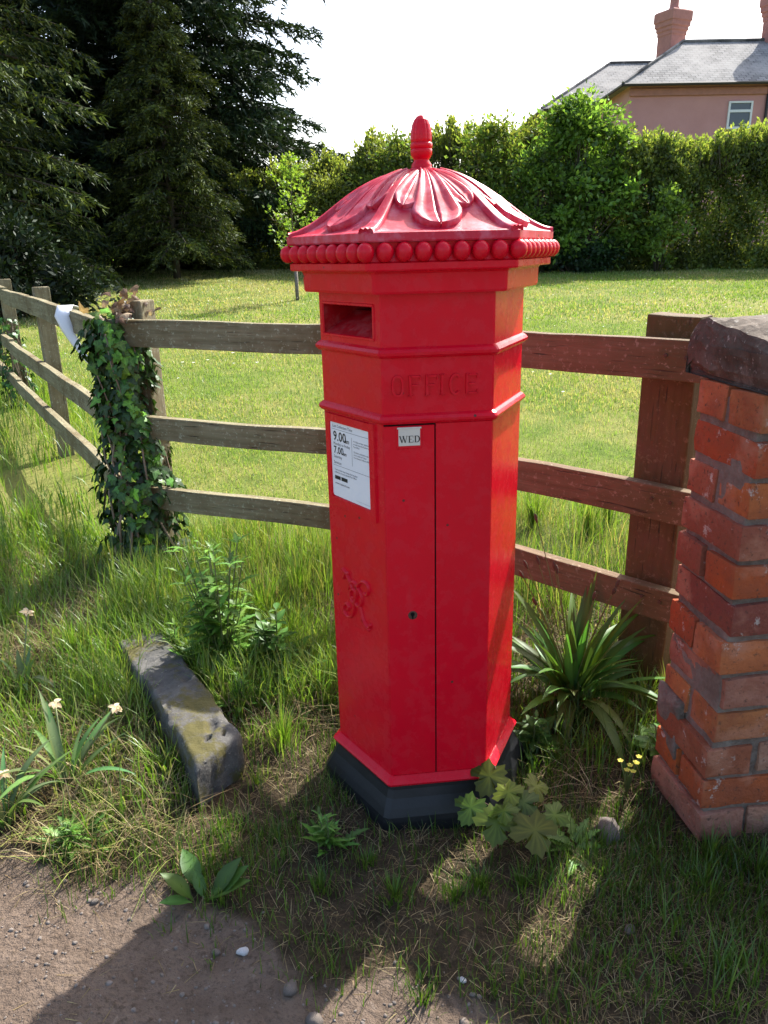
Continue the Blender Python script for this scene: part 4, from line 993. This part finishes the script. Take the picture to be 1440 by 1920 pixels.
weed('leafy_weed', 385, 1690, 'small broad-leaved weed at the edge of the bare track', 8, (.06, .11), broad_m, (.3, 1.1))
weed('leafy_weed', 615, 1580, 'small upright weed just in front of the black plinth', 12, (.05, .09), weed_m, (.5, 1.3), 4, .09)
weed('leafy_weed', 590, 1320, 'small rosette weed at the left foot of the box', 10, (.05, .10), broad_m, (.1, .6))
weed('leafy_weed', 1080, 1590, 'low toothed weed in the sunlit gap beside the sycamore seedling', 12, (.05, .10), weed_m, (.1, .8))
weed('leafy_weed', 1000, 1400, 'dark leafy weed in the shade right of the box', 16, (.06, .12), broad_m, (.1, 1.0), 3, .12)
weed('leafy_weed', 1235, 1430, 'dark leafy weed at the foot of the brick wall', 14, (.06, .12), broad_m, (.1, 1.0), 3, .13)
weed('leafy_weed', 380, 1090, 'tangled weed under the middle fence left of the box', 20, (.06, .12), weed_m, (.1, 1.1), 4, .2)
# sycamore seedling
sb = at(960, 1570, z=0.0); syc = empty('sycamore_seedling', sb, 'young sycamore seedling with lobed yellow-green leaves at the foot of the box', 'seedling')
for i, (px, py, z, L_, dx) in enumerate(((915, 1462, .13, .105, (-.3, -.4, -.35)), (955, 1490, .13, .075, (.2, -.7, -.3)), (880, 1520, .10, .09, (-.5, -.55, -.5)), (930, 1550, .09, .105, (-.25, -.8, -.55)), (1005, 1565, .085, .115, (.2, -.85, -.6)), (985, 1510, .11, .085, (.35, -.6, -.3)), (1045, 1530, .09, .075, (.8, -.3, -.25)), (1010, 1475, .10, .075, (.6, .2, -.2)), (945, 1525, .12, .07, (0, -.7, -.1)), (975, 1540, .09, .08, (.1, -.8, -.4)))):
    p = at(px, py, z=z); place(maple_m[i % 3], syc, p - Vector(dx).normalized() * L_ * .4, dx, (0, -.35, 1), L_ * .9, R.uniform(-.25, .25))
    q = p - Vector(dx).normalized() * L_ * .4 - sb; v, f = tube([(R.uniform(-.01, .01), 0, 0), (q.x * .4, q.y * .4, q.z * .7), q], [.0022, .0018, .0014], 5); pyd('stalk', v, f, M['rust'], syc, True)
# yellow flowering weed at right
yb = at(1175, 1490, z=0.0); yf = empty('yellow_flower', yb, 'small yellow-flowered weed beside the brick wall', 'flower')
ym = mmat(leaf_mesh('petal', [(0, .1), (.4, .4), (.8, .35), (1, .05)], (.62, .55, .10), .2, .2), 'petal')
for i in range(7):
    t = at(R.uniform(1160, 1198), R.uniform(1412, 1448), z=R.uniform(.11, .15)) - yb; v, f = tube([(0, 0, 0), (t.x * .5, t.y * .3, t.z * .6), t], [.002, .0016, .001], 5); pyd('stalk', v, f, M['stem'], yf, True)
    for k in range(5): a = k * 1.256; place(ym, yf, yb + t, (math.cos(a), math.sin(a), .5), (0, -.3, 1), .009, name='petal')

# white plastic strip tied over the left fence rail
q0 = Vector((*lp(.72, -.030), 1.215)); st_pts = [q0 + Vector((LD.y * .06, -LD.x * .06, -.02)) * 1.0, q0 + Vector((0, 0, .004)), q0 + Vector((-.015, -.03, -.05)), q0 + Vector((.01, -.035, -.13)), q0 + Vector((.05, -.05, -.20)), q0 + Vector((.10, -.06, -.28)), q0 + Vector((.16, -.07, -.345))]
V, F = [], []; wd = Vector((.93, .30, 0)).normalized()
for i, p in enumerate(st_pts):
    w_ = .042 * (1 - .07 * i) * (.65 if i == len(st_pts) - 1 else 1); tw = wd * math.cos(i * .25) + Vector((.3, -.2, 0)) * math.sin(i * .3)
    for sgn in (-1, -.4, .3, 1):
        V.append(p + tw * (sgn * w_) + Vector((0, -.006 if sgn in (-.4,) else .004, 0)))
for i in range(len(st_pts) - 1):
    for j in range(3): F.append((4 * i + j, 4 * i + j + 1, 4 * i + 5 + j, 4 * i + 4 + j))
tape = pyd('plastic_strip', V, F, M['paper'], None, True); md = tape.modifiers.new('thick', 'SOLIDIFY'); md.thickness = .0015
tag(tape, 'torn white plastic strip tied round the top rail of the left fence', 'plastic strip')

# ------------------------------------------------------------------ trees, hedge, shrubs
def leafcloud(P, D, L_, W_, col):
    """diamond leaves: P base, D direction (unit), L length, W width"""
    n = len(P); ref = NR.normal(0, 1, (n, 3)); S_ = np.cross(D, ref); S_ /= np.linalg.norm(S_, axis=1, keepdims=True) + 1e-9
    V = np.zeros((n, 4, 3), np.float32)
    V[:, 0] = P; V[:, 1] = P + D * (L_ * .45)[:, None] + S_ * (W_ * .5)[:, None]; V[:, 2] = P + D * L_[:, None]; V[:, 3] = P + D * (L_ * .45)[:, None] - S_ * (W_ * .5)[:, None]
    return V.reshape(-1, 3), np.arange(n * 4).reshape(-1, 4), np.repeat(col, 4, axis=0)
def needlecloud(P, D, L_, W_, col):
    n = len(P); ref = NR.normal(0, 1, (n, 3)); S_ = np.cross(D, ref); S_ /= np.linalg.norm(S_, axis=1, keepdims=True) + 1e-9
    V = np.zeros((n, 3, 3), np.float32)
    V[:, 0] = P - S_ * (W_ * .5)[:, None]; V[:, 1] = P + S_ * (W_ * .5)[:, None]; V[:, 2] = P + D * L_[:, None]
    return V.reshape(-1, 3), np.arange(n * 3).reshape(-1, 3), np.repeat(col, 3, axis=0)
def unit(a): return a / (np.linalg.norm(a, axis=1, keepdims=True) + 1e-9)

def conifer(name, base, H, RM, label, nb, col, h0=.06, droop=.5, twigs=26, nl=13, ll=(.10, .2), lw=.035, shape=.75, face=None, trunk_r=.3, low=1.0):
    b = Vector((base[0], base[1], float(ground_z(*base)))); e = empty(name, b, label, 'tree')
    v, f = tube([(0, 0, -.2), (.02, 0, H * .3), (0, .03, H * .65), (0, 0, H)], [trunk_r, trunk_r * .75, trunk_r * .4, .03], 10); pyd('trunk', v, f, M['bark'], e, True)
    BP, BD, BL = [], [], []; bv = []
    for i in range(nb):
        t = h0 + (1 - h0) * ((i + R.random()) / nb) ** 1.15; a = i * 2.4 + R.uniform(-.5, .5)
        z0 = H * t; L_ = (RM * (1 - t) ** shape * R.uniform(.66, 1.12) + .25) * min(1.0, low + z0 / 9)
        pts = []
        for j in range(9):
            s = j / 8; pts.append(np.array([math.cos(a) * L_ * s, math.sin(a) * L_ * s, z0 + L_ * (.18 * s - droop * s * s + .22 * droop * s ** 4)]))
        bv.append(tube(pts, [(.045 * (1 - t) + .014) * (1 - .10 * j) for j in range(9)], 5))
        pa = np.array(pts); side = np.array([-math.sin(a), math.cos(a), 0])
        for q in range(twigs):
            s = .12 + .88 * (q + R.random()) / twigs; k = min(7, int(s * 8)); p = pa[k] + (pa[k + 1] - pa[k]) * (s * 8 - k)
            sg = 1 if q % 2 else -1; tl = L_ * .34 * (1.15 - s) * R.uniform(.6, 1.2) + .22
            fw_ = (pa[k + 1] - pa[k]); fw_ = fw_ / np.linalg.norm(fw_)
            d = fw_ * .75 + side * sg * R.uniform(.35, 1.0) + np.array([0, 0, R.uniform(-.45, .12)]); d /= np.linalg.norm(d)
            m = nl + int(tl * 6); u_ = NR.uniform(0, 1, m); P = p + d * (u_ * tl)[:, None] + np.array([0, 0, -1]) * (u_ ** 2 * tl * .35)[:, None] + NR.normal(0, .035, (m, 3))
            DD = unit(d + NR.normal(0, .55, (m, 3)) + np.array([0, 0, -.25])); BP.append(P); BD.append(DD); BL.append(np.full(m, R.uniform(.55, 1.6)))
    V, F = join(bv); pyd('branches', V, F, M['bark'], e, True)
    P = np.concatenate(BP); D_ = np.concatenate(BD); n = len(P)
    vv, ff, cc = needlecloud(P, D_, NR.uniform(*ll, n), NR.uniform(.7, 1.3, n) * lw, palette(n, col, .3) * np.concatenate(BL)[:, None])
    o = link('crown', npmesh('crown', vv, ff, cc), M['needle'], e); o['kind'] = 'stuff'
    return e
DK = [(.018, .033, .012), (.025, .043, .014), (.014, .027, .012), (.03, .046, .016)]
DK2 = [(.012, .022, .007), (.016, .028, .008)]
OL_ = [(.065, .088, .014), (.085, .11, .017), (.045, .066, .014)]
conifer('conifer_tree', (-6.3, 24.6), 18.5, 4.95, 'tall dark conifer with drooping boughs standing against the white sky', 260, DK, .04, .26, 36, 20, (.14, .32), .06, .30, trunk_r=.38, low=.62)
conifer('conifer_tree', (-11.0, 27.0), 17, 5.4, 'dark conifer behind the others, second trunk from the left', 120, DK, .10, .32, 28, 16, (.2, .42), .09, .45, trunk_r=.4)
conifer('yew_tree', (-9.3, 17.0), 12, 4.0, 'olive-green yew at the left edge with hanging sprays', 150, OL_ + DK[:2], .015, .40, 34, 24, (.09, .2), .042, .4, trunk_r=.35)
conifer('yew_tree', (-5.2, 20.6), 6.2, 1.7, 'smaller olive yew with feathery sprays before the dark conifer', 90, OL_ + DK[3:], .10, .40, 24, 22, (.07, .15), .036, .45, trunk_r=.10)
conifer('yew_tree', (-14.5, 22), 13, 5.0, 'dark yew standing beyond the left edge of the lawn', 70, DK, .04, .4, 20, 12, (.2, .4), .10, .5, trunk_r=.35)

def hedge(name, A, B, depth, ztop, label, n, cols, leaf=(.05, .09), lw=.03, shoots=120, shoot_h=(.2, .7), mat='foliage', cat_='hedge'):
    """a hedge from A to B on the ground; ztop(t) height above ground"""
    A = np.array(A); B = np.array(B); L_ = np.linalg.norm(B - A); dr = (B - A) / L_; nn = np.array([-dr[1], dr[0]])
    mid = (A + B) / 2; g0 = float(ground_z(*mid)); e = empty(name, (mid[0], mid[1], g0), label, cat_)
    t = NR.uniform(0, 1, n); w = NR.normal(0, .33, n); w = np.clip(w, -.62, .62)
    shell = NR.uniform(0, 1, n) < .62; w = np.where(shell, np.sign(-nn[1] * 1.0) * NR.uniform(.25, .6, n), w)
    bulge = .16 * np.sin(t * L_ * 1.7) + .12 * np.sin(t * L_ * 3.9 + 1)
    zt = ztop(t) * (1 + .07 * np.sin(t * L_ * 1.9) + .05 * np.sin(t * L_ * 4.7 + 1) + .03 * np.sin(t * L_ * 11)); u_ = np.where(NR.uniform(0, 1, n) < .12, NR.uniform(-.03, .16, n), NR.uniform(0, 1, n) ** .85)
    clump = np.sin(t * L_ * 5 + 3 * u_) * np.sin(u_ * 9 + t * L_ * 2.2)
    ok = NR.uniform(0, 1, n) < .62 + .40 * clump + .25 * (u_ > .75) + .4 * (u_ < .15); t, w, zt, u_, bulge = t[ok], w[ok], zt[ok], u_[ok], bulge[ok]
    n = len(t); prof = np.where(u_ > .85, 1 - (u_ - .85) * 2.6, 1.0)
    P = np.zeros((n, 3)); xy = A + dr * (t * L_)[:, None] + nn * ((w * prof * (1 + bulge)) * depth)[:, None]; P[:, :2] = xy - mid; P[:, 2] = zt * u_ + NR.normal(0, .04, n) + (ground_z(xy[:, 0], xy[:, 1]) - g0)
    D_ = unit(NR.normal(0, .6, (n, 3)) + np.array([0, 0, .55])); C_ = palette(n, cols, .3) * np.clip(1 + .35 * np.sin(t * L_ * 2.3 + 4 * u_) * np.sin(u_ * 7 - t * L_ * 3.1) + .25 * np.sin(t * L_ * 9 + u_ * 15), .45, 1.6)[:, None]
    PS, DS = [], []; sv2 = []
    for i in range(shoots):
        tt = R.random(); h = R.uniform(*shoot_h) * R.uniform(.5, 1); p = A + dr * (tt * L_) + nn * R.uniform(-.4, .4) * depth; z0 = float(ztop(np.array([tt]))[0]) * .94
        lean = np.array([R.uniform(-.25, .25), R.uniform(-.25, .25), 1]); k = int(14 + h * 40)
        s = NR.uniform(0, 1, k); q = np.array([p[0] - mid[0], p[1] - mid[1], z0]) + lean * (s * h)[:, None] + NR.normal(0, .022, (k, 3)); PS.append(q); DS.append(unit(NR.normal(0, .6, (k, 3)) + lean * .8))
        e0 = np.array([p[0] - mid[0], p[1] - mid[1], z0 - .5]); sv2.append(tube([e0, e0 + lean * (h + .45)], [.012, .004], 4))
    if PS:
        P = np.concatenate([P] + PS); D_ = np.concatenate([D_] + DS); C_ = np.concatenate([C_, palette(len(P) - n, cols, .3) * 1.5])
    m = len(P); vv, ff, cc = leafcloud(P, D_, NR.uniform(*leaf, m), NR.uniform(.7, 1.3, m) * lw, C_)
    o = link('foliage', npmesh('foliage', vv, ff, cc), M[mat], e); o['kind'] = 'stuff'
    # woody interior: stems rising through the hedge
    for i in range(int(L_ * 7)):
        tt = R.random(); p = A + dr * (tt * L_) + nn * R.uniform(-.3, .3) * depth - mid; hh = float(ztop(np.array([tt]))[0]) * R.uniform(.6, .95)
        sv2.append(tube([(p[0], p[1], -.1), (p[0] + R.uniform(-.2, .2), p[1] + R.uniform(-.1, .1), hh * .5), (p[0] + R.uniform(-.4, .4), p[1] + R.uniform(-.2, .2), hh)], [.03, .02, .008], 5))
    V, F = join(sv2); pyd('stems', V, F, M['bark'], e, True)
    return e
HG = [(.12, .175, .034), (.145, .205, .04), (.165, .22, .045), (.08, .12, .026)]
HY = [(.19, .225, .05), (.22, .26, .055), (.15, .19, .04)]
def zt_right(t): return 2.72 + .45 * t + .10 * np.sin(t * 23)
def zt_mid(t): return 2.55 + .35 * np.sin(np.pi * t) + .18 * np.sin(t * 19 + 1)
def zt_left(t): return 1.85 + .85 * t + .16 * np.sin(t * 27)
hedge('hedge', (6.0, 21.6), (16.5, 20.6), 1.45, zt_right, 'tall clipped dark hedge on the right in front of the pink house', 125000, HG + HY, (.08, .14), .055, 1500, (.2, .75))
hedge('hedge', (-.6, 22.8), (6.6, 22.2), 1.25, zt_mid, 'loose mixed hedge directly behind the roof of the red box', 56000, HG + HY[:1], (.09, .15), .06, 560, (.4, 1.15))
hedge('hedge', (-5.2, 24.2), (-.2, 23.0), 1.25, zt_left, 'lower grey-green hedge between the dark conifer and the mixed hedge', 50000, HY + HG, (.08, .13), .05, 420, (.25, .8))
def bush(name, base, rx, ry, h, label, n, cols, leaf=(.09, .16), lw=.07, z0=0.0, cat_='shrub', clumps=26, mat='foliage', stemr=.03):
    g0 = float(ground_z(*base)); e = empty(name, (base[0], base[1], g0), label, cat_); P, D_ = [], []; sv2 = []
    for i in range(clumps):
        a = R.uniform(0, 6.28); u_ = R.random() ** .6; hz = z0 + (h - z0) * R.uniform(.06, 1.0) * R.uniform(.82, 1.04); k = math.sqrt(max(.08, 1 - ((hz - z0) / (h - z0)) ** 2.2))
        c = np.array([math.cos(a) * rx * u_ * k, math.sin(a) * ry * u_ * k, hz]); m = n // clumps
        r_ = R.uniform(.14, .34) * min(1.0, rx); q = NR.normal(0, .55, (m, 3)) * r_ * np.array([1.15, 1.15, .9]); P.append(c + q)
        D_.append(unit(q / r_ * .6 + NR.normal(0, .5, (m, 3)) + np.array([0, 0, .1])))
        sv2.append(tube([(c[0] * .12, c[1] * .12, -.1), (c[0] * .45, c[1] * .45, c[2] * .5), tuple(c)], [stemr, stemr * .6, stemr * .2], 5))
    P = np.concatenate(P); D_ = np.concatenate(D_); m = len(P); vv, ff, cc = leafcloud(P, D_, NR.uniform(*leaf, m), NR.uniform(.7, 1.3, m) * lw, palette(m, cols, .25) * np.repeat(NR.uniform(.5, 1.45, clumps), n // clumps)[:, None])
    o = link('foliage', npmesh('foliage', vv, ff, cc), M[mat], e); o['kind'] = 'stuff'; V, F = join(sv2); pyd('stems', V, F, M['bark'], e, True); return e
BRT = [(.165, .26, .045), (.205, .31, .055), (.125, .205, .035)]
bush('elder_bush', (5.05, 20.9), 1.9, .8, 3.9, 'bright green leafy bush rising above the hedge before the house', 15000, BRT, (.10, .19), .08, .3, clumps=125)
bush('elder_bush', (2.9, 21.3), 1.5, .7, 3.5, 'yellow-green leafy bush just right of the acorn finial', 9500, BRT + HY, (.09, .16), .07, .3, clumps=90)
bush('shrub', (4.0, 20.7), 1.3, .5, 2.9, 'loose green shrub between the two bright bushes behind the box roof', 6000, BRT + HG, (.08, .15), .065, .2, clumps=60)
bush('shrub', (.45, 21.8), 1.3, .7, 3.25, 'leafy green shrub just left of the acorn finial', 8000, BRT[2:] + HY, (.08, .14), .06, .3, clumps=80)
bush('shrub', (-1.2, 22.0), 1.1, .6, 2.5, 'low olive shrub in the hedge right of the young tree', 5000, HY, (.07, .13), .055, .2, clumps=60)
bush('elder_bush', (7.0, 20.3), .8, .5, 2.2, 'small bright leafy shoots in the middle of the right hedge', 1900, BRT, (.08, .15), .07, .15, clumps=20, stemr=.012)
bush('low_shrub', (5.0, 20.6), 1.5, .4, .55, 'low dark ground plants along the foot of the right hedge', 4200, [(.05, .10, .04), (.04, .08, .03)], (.08, .14), .06, .05, clumps=26)
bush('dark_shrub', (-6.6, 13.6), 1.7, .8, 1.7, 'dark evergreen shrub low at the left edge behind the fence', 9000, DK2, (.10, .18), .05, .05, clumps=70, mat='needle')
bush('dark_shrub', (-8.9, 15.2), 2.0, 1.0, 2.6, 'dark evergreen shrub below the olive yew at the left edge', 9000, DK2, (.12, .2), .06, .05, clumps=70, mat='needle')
bush('low_shrub', (-8.2, 27), 2.2, .6, 1.1, 'low sunlit plants in the gap under the conifers', 3500, BRT, (.08, .14), .06, .05, clumps=26)
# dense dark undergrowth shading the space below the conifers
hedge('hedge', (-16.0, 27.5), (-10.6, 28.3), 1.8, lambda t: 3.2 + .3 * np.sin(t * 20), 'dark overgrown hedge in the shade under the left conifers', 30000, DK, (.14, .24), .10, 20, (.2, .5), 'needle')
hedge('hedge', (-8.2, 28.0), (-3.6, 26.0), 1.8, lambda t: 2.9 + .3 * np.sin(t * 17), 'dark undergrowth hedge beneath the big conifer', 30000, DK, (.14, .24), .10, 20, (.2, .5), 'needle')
# young tree with its pale stake in the lawn
tb_ = (-1.62, 15.4); g0 = float(ground_z(*tb_)); sap = empty('young_tree', (*tb_, g0), 'slender young tree with fresh lime-green leaves on the lawn', 'tree')
v, f = tube([(0, 0, -.1), (.02, 0, .8), (-.02, .02, 1.6), (.03, 0, 2.5)], [.022, .017, .012, .004], 7); pyd('trunk', v, f, M['bark'], sap, True)
v, f = tube([(.02, -.04, -.1), (.02, -.04, .55)], [.035, .033], 10); pyd('tree_guard', v, f, M['pebble'], sap, True)
P, D_ = [], []; bvs = []
for i in range(24):
    z = .75 + 1.75 * i / 24; a = i * 2.4; L_ = (.62 - .2 * (z - .75)) * R.uniform(.5, 1.1); d = np.array([math.cos(a), math.sin(a), .55]); m = 34; u_ = NR.uniform(.2, 1, m); P.append(np.array([0, 0, z]) + d * (u_ * L_)[:, None] + NR.normal(0, .045, (m, 3))); D_.append(unit(NR.normal(0, .6, (m, 3)) + d * .5)); bvs.append(tube([(0, 0, z), tuple(np.array([0, 0, z]) + d * L_)], [.006, .002], 4))
P = np.concatenate(P); D_ = np.concatenate(D_); m = len(P); vv, ff, cc = leafcloud(P, D_, NR.uniform(.06, .11, m), NR.uniform(.035, .055, m), palette(m, [(.17, .30, .04), (.21, .34, .05)], .2))
o = link('crown', npmesh('crown', vv, ff, cc), M['foliage'], sap); o['kind'] = 'stuff'; V, F = join(bvs); pyd('branches', V, F, M['bark'], sap)

# ------------------------------------------------------------------ shed and wire fence under the conifers
def m_boards():
    t = NT('brown_boards'); v = t.coord('Object', (1, 1, 1)); n = t.noise(v, 5, 5); return t.pbr(t.mix(n, (.16, .065, .035), (.24, .11, .06)), .85, .2, t.bump(n, .4, .01))
M['boards'] = m_boards()
shp = at(222, 470, Y=31); shed = empty('garden_shed', (shp.x, 31, float(ground_z(shp.x, 31))), 'brown boarded shed half hidden in the shade under the conifers', 'shed')
for i in range(13):
    bm = rough_box(2.6, .03, .155, 4, 1, 1, .006, .004, i, 3); o = bmobj('board', bm, M['boards'], shed); o.location = (0, .012 * (i % 2), i * .16); o.rotation_euler = (-.03, 0, 0)
bm = rough_box(3.0, 2.4, .1, 3, 3, 1, .01, .01, 3, 2); o = bmobj('roof', bm, M['bark'], shed); o.location = (0, 1.0, 2.1); o.rotation_euler = (.12, 0, 0)
for sx in (-1.27, 1.27):
    bm = rough_box(.05, 2.0, 2.05, 1, 3, 3, .006, .004, 2, 3); o = bmobj('side_wall', bm, M['boards'], shed); o.location = (sx, 1.05, 0)
wf = empty('wire_fence', (*at(196, 505, Y=25.5)[:2], float(ground_z(-8.9, 25.5))), 'thin post-and-wire fence at the far edge of the lawn', 'fence')
for i, x in enumerate((-2.2, 0, 2.2)):
    v, f = tube([(x, 0, -.2), (x + .03, 0, 1.25)], [.06, .055], 8); pyd('post', v, f, M['bark'], wf, True)
for z in (.25, .5, .75, 1.0):
    v, f = tube([(-2.2, -.06, z), (0, -.06, z - .03), (2.2, -.06, z)], [.006] * 3, 4); pyd('wire', v, f, M['pebble'], wf)

# ------------------------------------------------------------------ the house beyond the hedge
def m_render():
    t = NT('pink_render'); v = t.coord('Object'); n = t.noise(v, 1.2, 5); n2 = t.noise(v, 14, 5, .7)
    col = t.mix(t.ramp(n, [(.3, 0), (.7, 1)]), (.52, .265, .25), (.57, .30, .285)); col = t.mix(t.ramp(n2, [(.55, 0), (.8, .4)]), col, (.42, .18, .165))
    return t.pbr(col, .9, .2, t.bump(n2, .4, .02))
def m_slate():
    t = NT('roof_slates'); v = t.coord('Generated'); tc = t.n('ShaderNodeTexCoord'); b = t.n('ShaderNodeTexBrick'); uv = t.n('ShaderNodeUVMap'); t.l(uv.outputs[0], b.inputs['Vector'])
    b.inputs['Scale'].default_value = 1; b.inputs['Brick Width'].default_value = .30; b.inputs['Row Height'].default_value = .20; b.inputs['Mortar Size'].default_value = .012; b.inputs['Bias'].default_value = 0
    b.inputs['Color1'].default_value = (.20, .195, .185, 1); b.inputs['Color2'].default_value = (.30, .29, .275, 1); b.inputs['Mortar'].default_value = (.06, .06, .06, 1)
    o = t.coord('Object'); n = t.noise(o, .7, 5, .65); col = t.mix(t.ramp(n, [(.42, 0), (.62, .75)]), b.outputs['Color'], (.36, .345, .32))
    return t.pbr(col, .9, .12, t.bump(b.outputs['Fac'], .5, .02))
M['render'] = m_render(); M['slate'] = m_slate(); M['gutter'] = m_simple('black_gutter', (.02, .02, .022), .5); M['frame'] = m_simple('white_window_frame', (.72, .73, .74), .4, .5, .05)
def m_glass():
    t = NT('window_glass'); return t.pbr((.05, .06, .08), .08, .7)
M['glass'] = m_glass(); M['chimney'] = m_simple('chimney_brick', (.42, .20, .165), .9, .2, .25, 6, .02, .5)
HY_ = 36.0; HX = at(1183, 150, Y=HY_).x; HG0 = float(ground_z(HX, HY_)); EV = at(1183, 160, Y=HY_).z
house = empty('house', (HX, HY_, HG0), 'pink rendered house with grey slate hipped roofs behind the hedge', 'house')
EZ_ = EV - HG0
def block(x0, x1, y0, y1, ez, rise, over=.45, name='wall'):
    # four walls
    bm = bmesh.new()
    vs = [bm.verts.new(p) for p in ((x0, y0, -.5), (x1, y0, -.5), (x1, y1, -.5), (x0, y1, -.5), (x0, y0, ez), (x1, y0, ez), (x1, y1, ez), (x0, y1, ez))]
    for q in ((0, 1, 5, 4), (1, 2, 6, 5), (2, 3, 7, 6), (3, 0, 4, 7)): bm.faces.new([vs[i] for i in q])
    bmobj(name, bm, M['render'], house)
    # hipped roof
    X0, X1, Y0, Y1 = x0 - over, x1 + over, y0 - over, y1 + over; zb_ = ez - .02; hw = min(X1 - X0, Y1 - Y0) / 2
    if X1 - X0 > Y1 - Y0: r0, r1 = (X0 + hw, (Y0 + Y1) / 2), (X1 - hw, (Y0 + Y1) / 2)
    else: r0, r1 = ((X0 + X1) / 2, Y0 + hw), ((X0 + X1) / 2, Y1 - hw)
    V = [(X0, Y0, zb_), (X1, Y0, zb_), (X1, Y1, zb_), (X0, Y1, zb_), (*r0, zb_ + rise), (*r1, zb_ + rise)]
    F = [(0, 1, 5, 4), (1, 2, 5), (2, 3, 4, 5), (3, 0, 4)] if X1 - X0 > Y1 - Y0 else [(0, 1, 4), (1, 2, 5, 4), (2, 3, 5), (3, 0, 4, 5)]
    ro = pyd('roof', V, F + [(3, 2, 1, 0)], M['slate'], house); uv = ro.data.uv_layers.new()
    for p in ro.data.polygons:
        n_ = p.normal; h = Vector((n_.y, -n_.x, 0)); h = h.normalized() if h.length > 1e-4 else Vector((1, 0, 0)); up_ = n_.cross(h)
        for li in p.loop_indices: c = ro.data.vertices[ro.data.loops[li].vertex_index].co; uv.data[li].uv = (c.dot(h), c.dot(up_))
    for a, b in (((X0, Y0), (X1, Y0)), ((X1, Y0), (X1, Y1)), ((X1, Y1), (X0, Y1)), ((X0, Y1), (X0, Y0))):
        v, f = tube([(*a, zb_ - .03), (*b, zb_ - .03)], [.065, .065], 6); pyd('gutter', v, f, M['gutter'], ro)
    for c in ((X0, Y0), (X1, Y0)):
        rr_ = r0 if c[0] == X0 or X1 - X0 <= Y1 - Y0 else r1
        v, f = tube([(*c, zb_ + .03), (*rr_, zb_ + rise + .03)], [.07, .07], 6); pyd('hip_tile', v, f, M['slate'], ro)
    v, f = tube([(*r0, zb_ + rise + .03), (*r1, zb_ + rise + .03)], [.08, .08], 6); pyd('ridge_tile', v, f, M['slate'], ro)
    return ro
block(0, 13, 0, 6.2, EZ_, 2.25)
wx0 = at(1015, 203, Y=42.5).x - HX + .45; wax_ = at(1145, 120, Y=47.2); wez = at(1015, 203, Y=42.5).z - HG0; block(wx0, wx0 + 12.0, 6.95, 15.0, wez, wax_.z - HG0 - wez)
# moulded band under the eaves
bm = rough_box(13.06, .10, .28, 2, 1, 1, .02, 0, 0); o = bmobj('eaves_band', bm, M['chimney'], house); o.location = (6.5, -.05, EZ_ - .42)
# window with frame and two panes
wx = at(1386, 215, Y=HY_).x - HX; wz0 = at(1386, 242, Y=HY_).z - HG0; wz1 = at(1386, 190, Y=HY_).z - HG0; ww = 1.02
bm = bmesh.new()
for (x0, x1, z0, z1) in ((-ww / 2, ww / 2, wz1 - .07, wz1), (-ww / 2, ww / 2, wz0, wz0 + .09), (-ww / 2, -ww / 2 + .08, wz0 + .09, wz1 - .07), (ww / 2 - .08, ww / 2, wz0 + .09, wz1 - .07), (-ww / 2 + .08, ww / 2 - .08, wz0 + (wz1 - wz0) * .60, wz0 + (wz1 - wz0) * .60 + .10)):
    r_ = bmesh.ops.create_cube(bm, size=1.0); 
    for v in r_['verts']: v.co = Vector(((x0 + x1) / 2 + v.co.x * (x1 - x0), v.co.y * .10, (z0 + z1) / 2 + v.co.z * (z1 - z0)))
win = bmobj('window', bm, M['frame'], house); win.location = (wx, -.03, 0)
for (z0, z1) in ((wz0 + .09, wz0 + (wz1 - wz0) * .6), (wz0 + (wz1 - wz0) * .6 + .1, wz1 - .07)):
    pyd('pane', [(-ww / 2 + .08, 0, z0), (ww / 2 - .08, 0, z0), (ww / 2 - .08, 0, z1), (-ww / 2 + .08, 0, z1)], [(0, 1, 2, 3)], M['glass'], win)
v, f = tube([(at(1436, 200, Y=HY_).x - HX, -.08, -.5), (at(1436, 200, Y=HY_).x - HX, -.08, EZ_ - .1)], [.06, .06], 8); pyd('drainpipe', v, f, M['gutter'], house)
def chimney(px, y, zb_, h, w, pot=True):
    x = at(px, 60, Y=HY_ + y).x - HX; bm = bmesh.new()
    zz = [(w / 2, zb_), (w / 2, zb_ + h * .52), (w * .53, zb_ + h * .54), (w * .53, zb_ + h * .60), (w * .58, zb_ + h * .62), (w * .58, zb_ + h * .68), (w * .64, zb_ + h * .70), (w * .64, zb_ + h * .78), (w * .69, zb_ + h * .80), (w * .69, zb_ + h * .97), (w * .62, zb_ + h)]
    rows = [[bm.verts.new((sx * a, sy * a, z)) for sx, sy in ((-1, -1), (1, -1), (1, 1), (-1, 1))] for a, z in zz]
    for i in range(len(rows) - 1):
        for k in range(4): bm.faces.new((rows[i][k], rows[i][(k + 1) % 4], rows[i + 1][(k + 1) % 4], rows[i + 1][k]))
    bm.faces.new(rows[-1]); c = bmobj('chimney', bm, M['chimney'], house); c.location = (x, y, 0); c.rotation_euler = (0, 0, .45)
    V, F = lathe([(.24, zb_ + h - .05), (.24, zb_ + h + .12), (.20, zb_ + h + .2), (.19, zb_ + h + .9), (.23, zb_ + h + .95), (.23, zb_ + h + 1.05)], 16); p = pyd('chimney_pot', V, F, M['chimney'], c, True)
ct = at(1260, 22, Y=HY_ + 4.2).z - HG0; cb = at(1260, 120, Y=HY_ + 4.2).z - HG0
chimney(1260, 4.2, cb, ct - cb, .86)
chimney(1458, 3.0, at(1452, 95, Y=HY_ + 3).z - HG0, (ct - cb) * 1.05, .9)
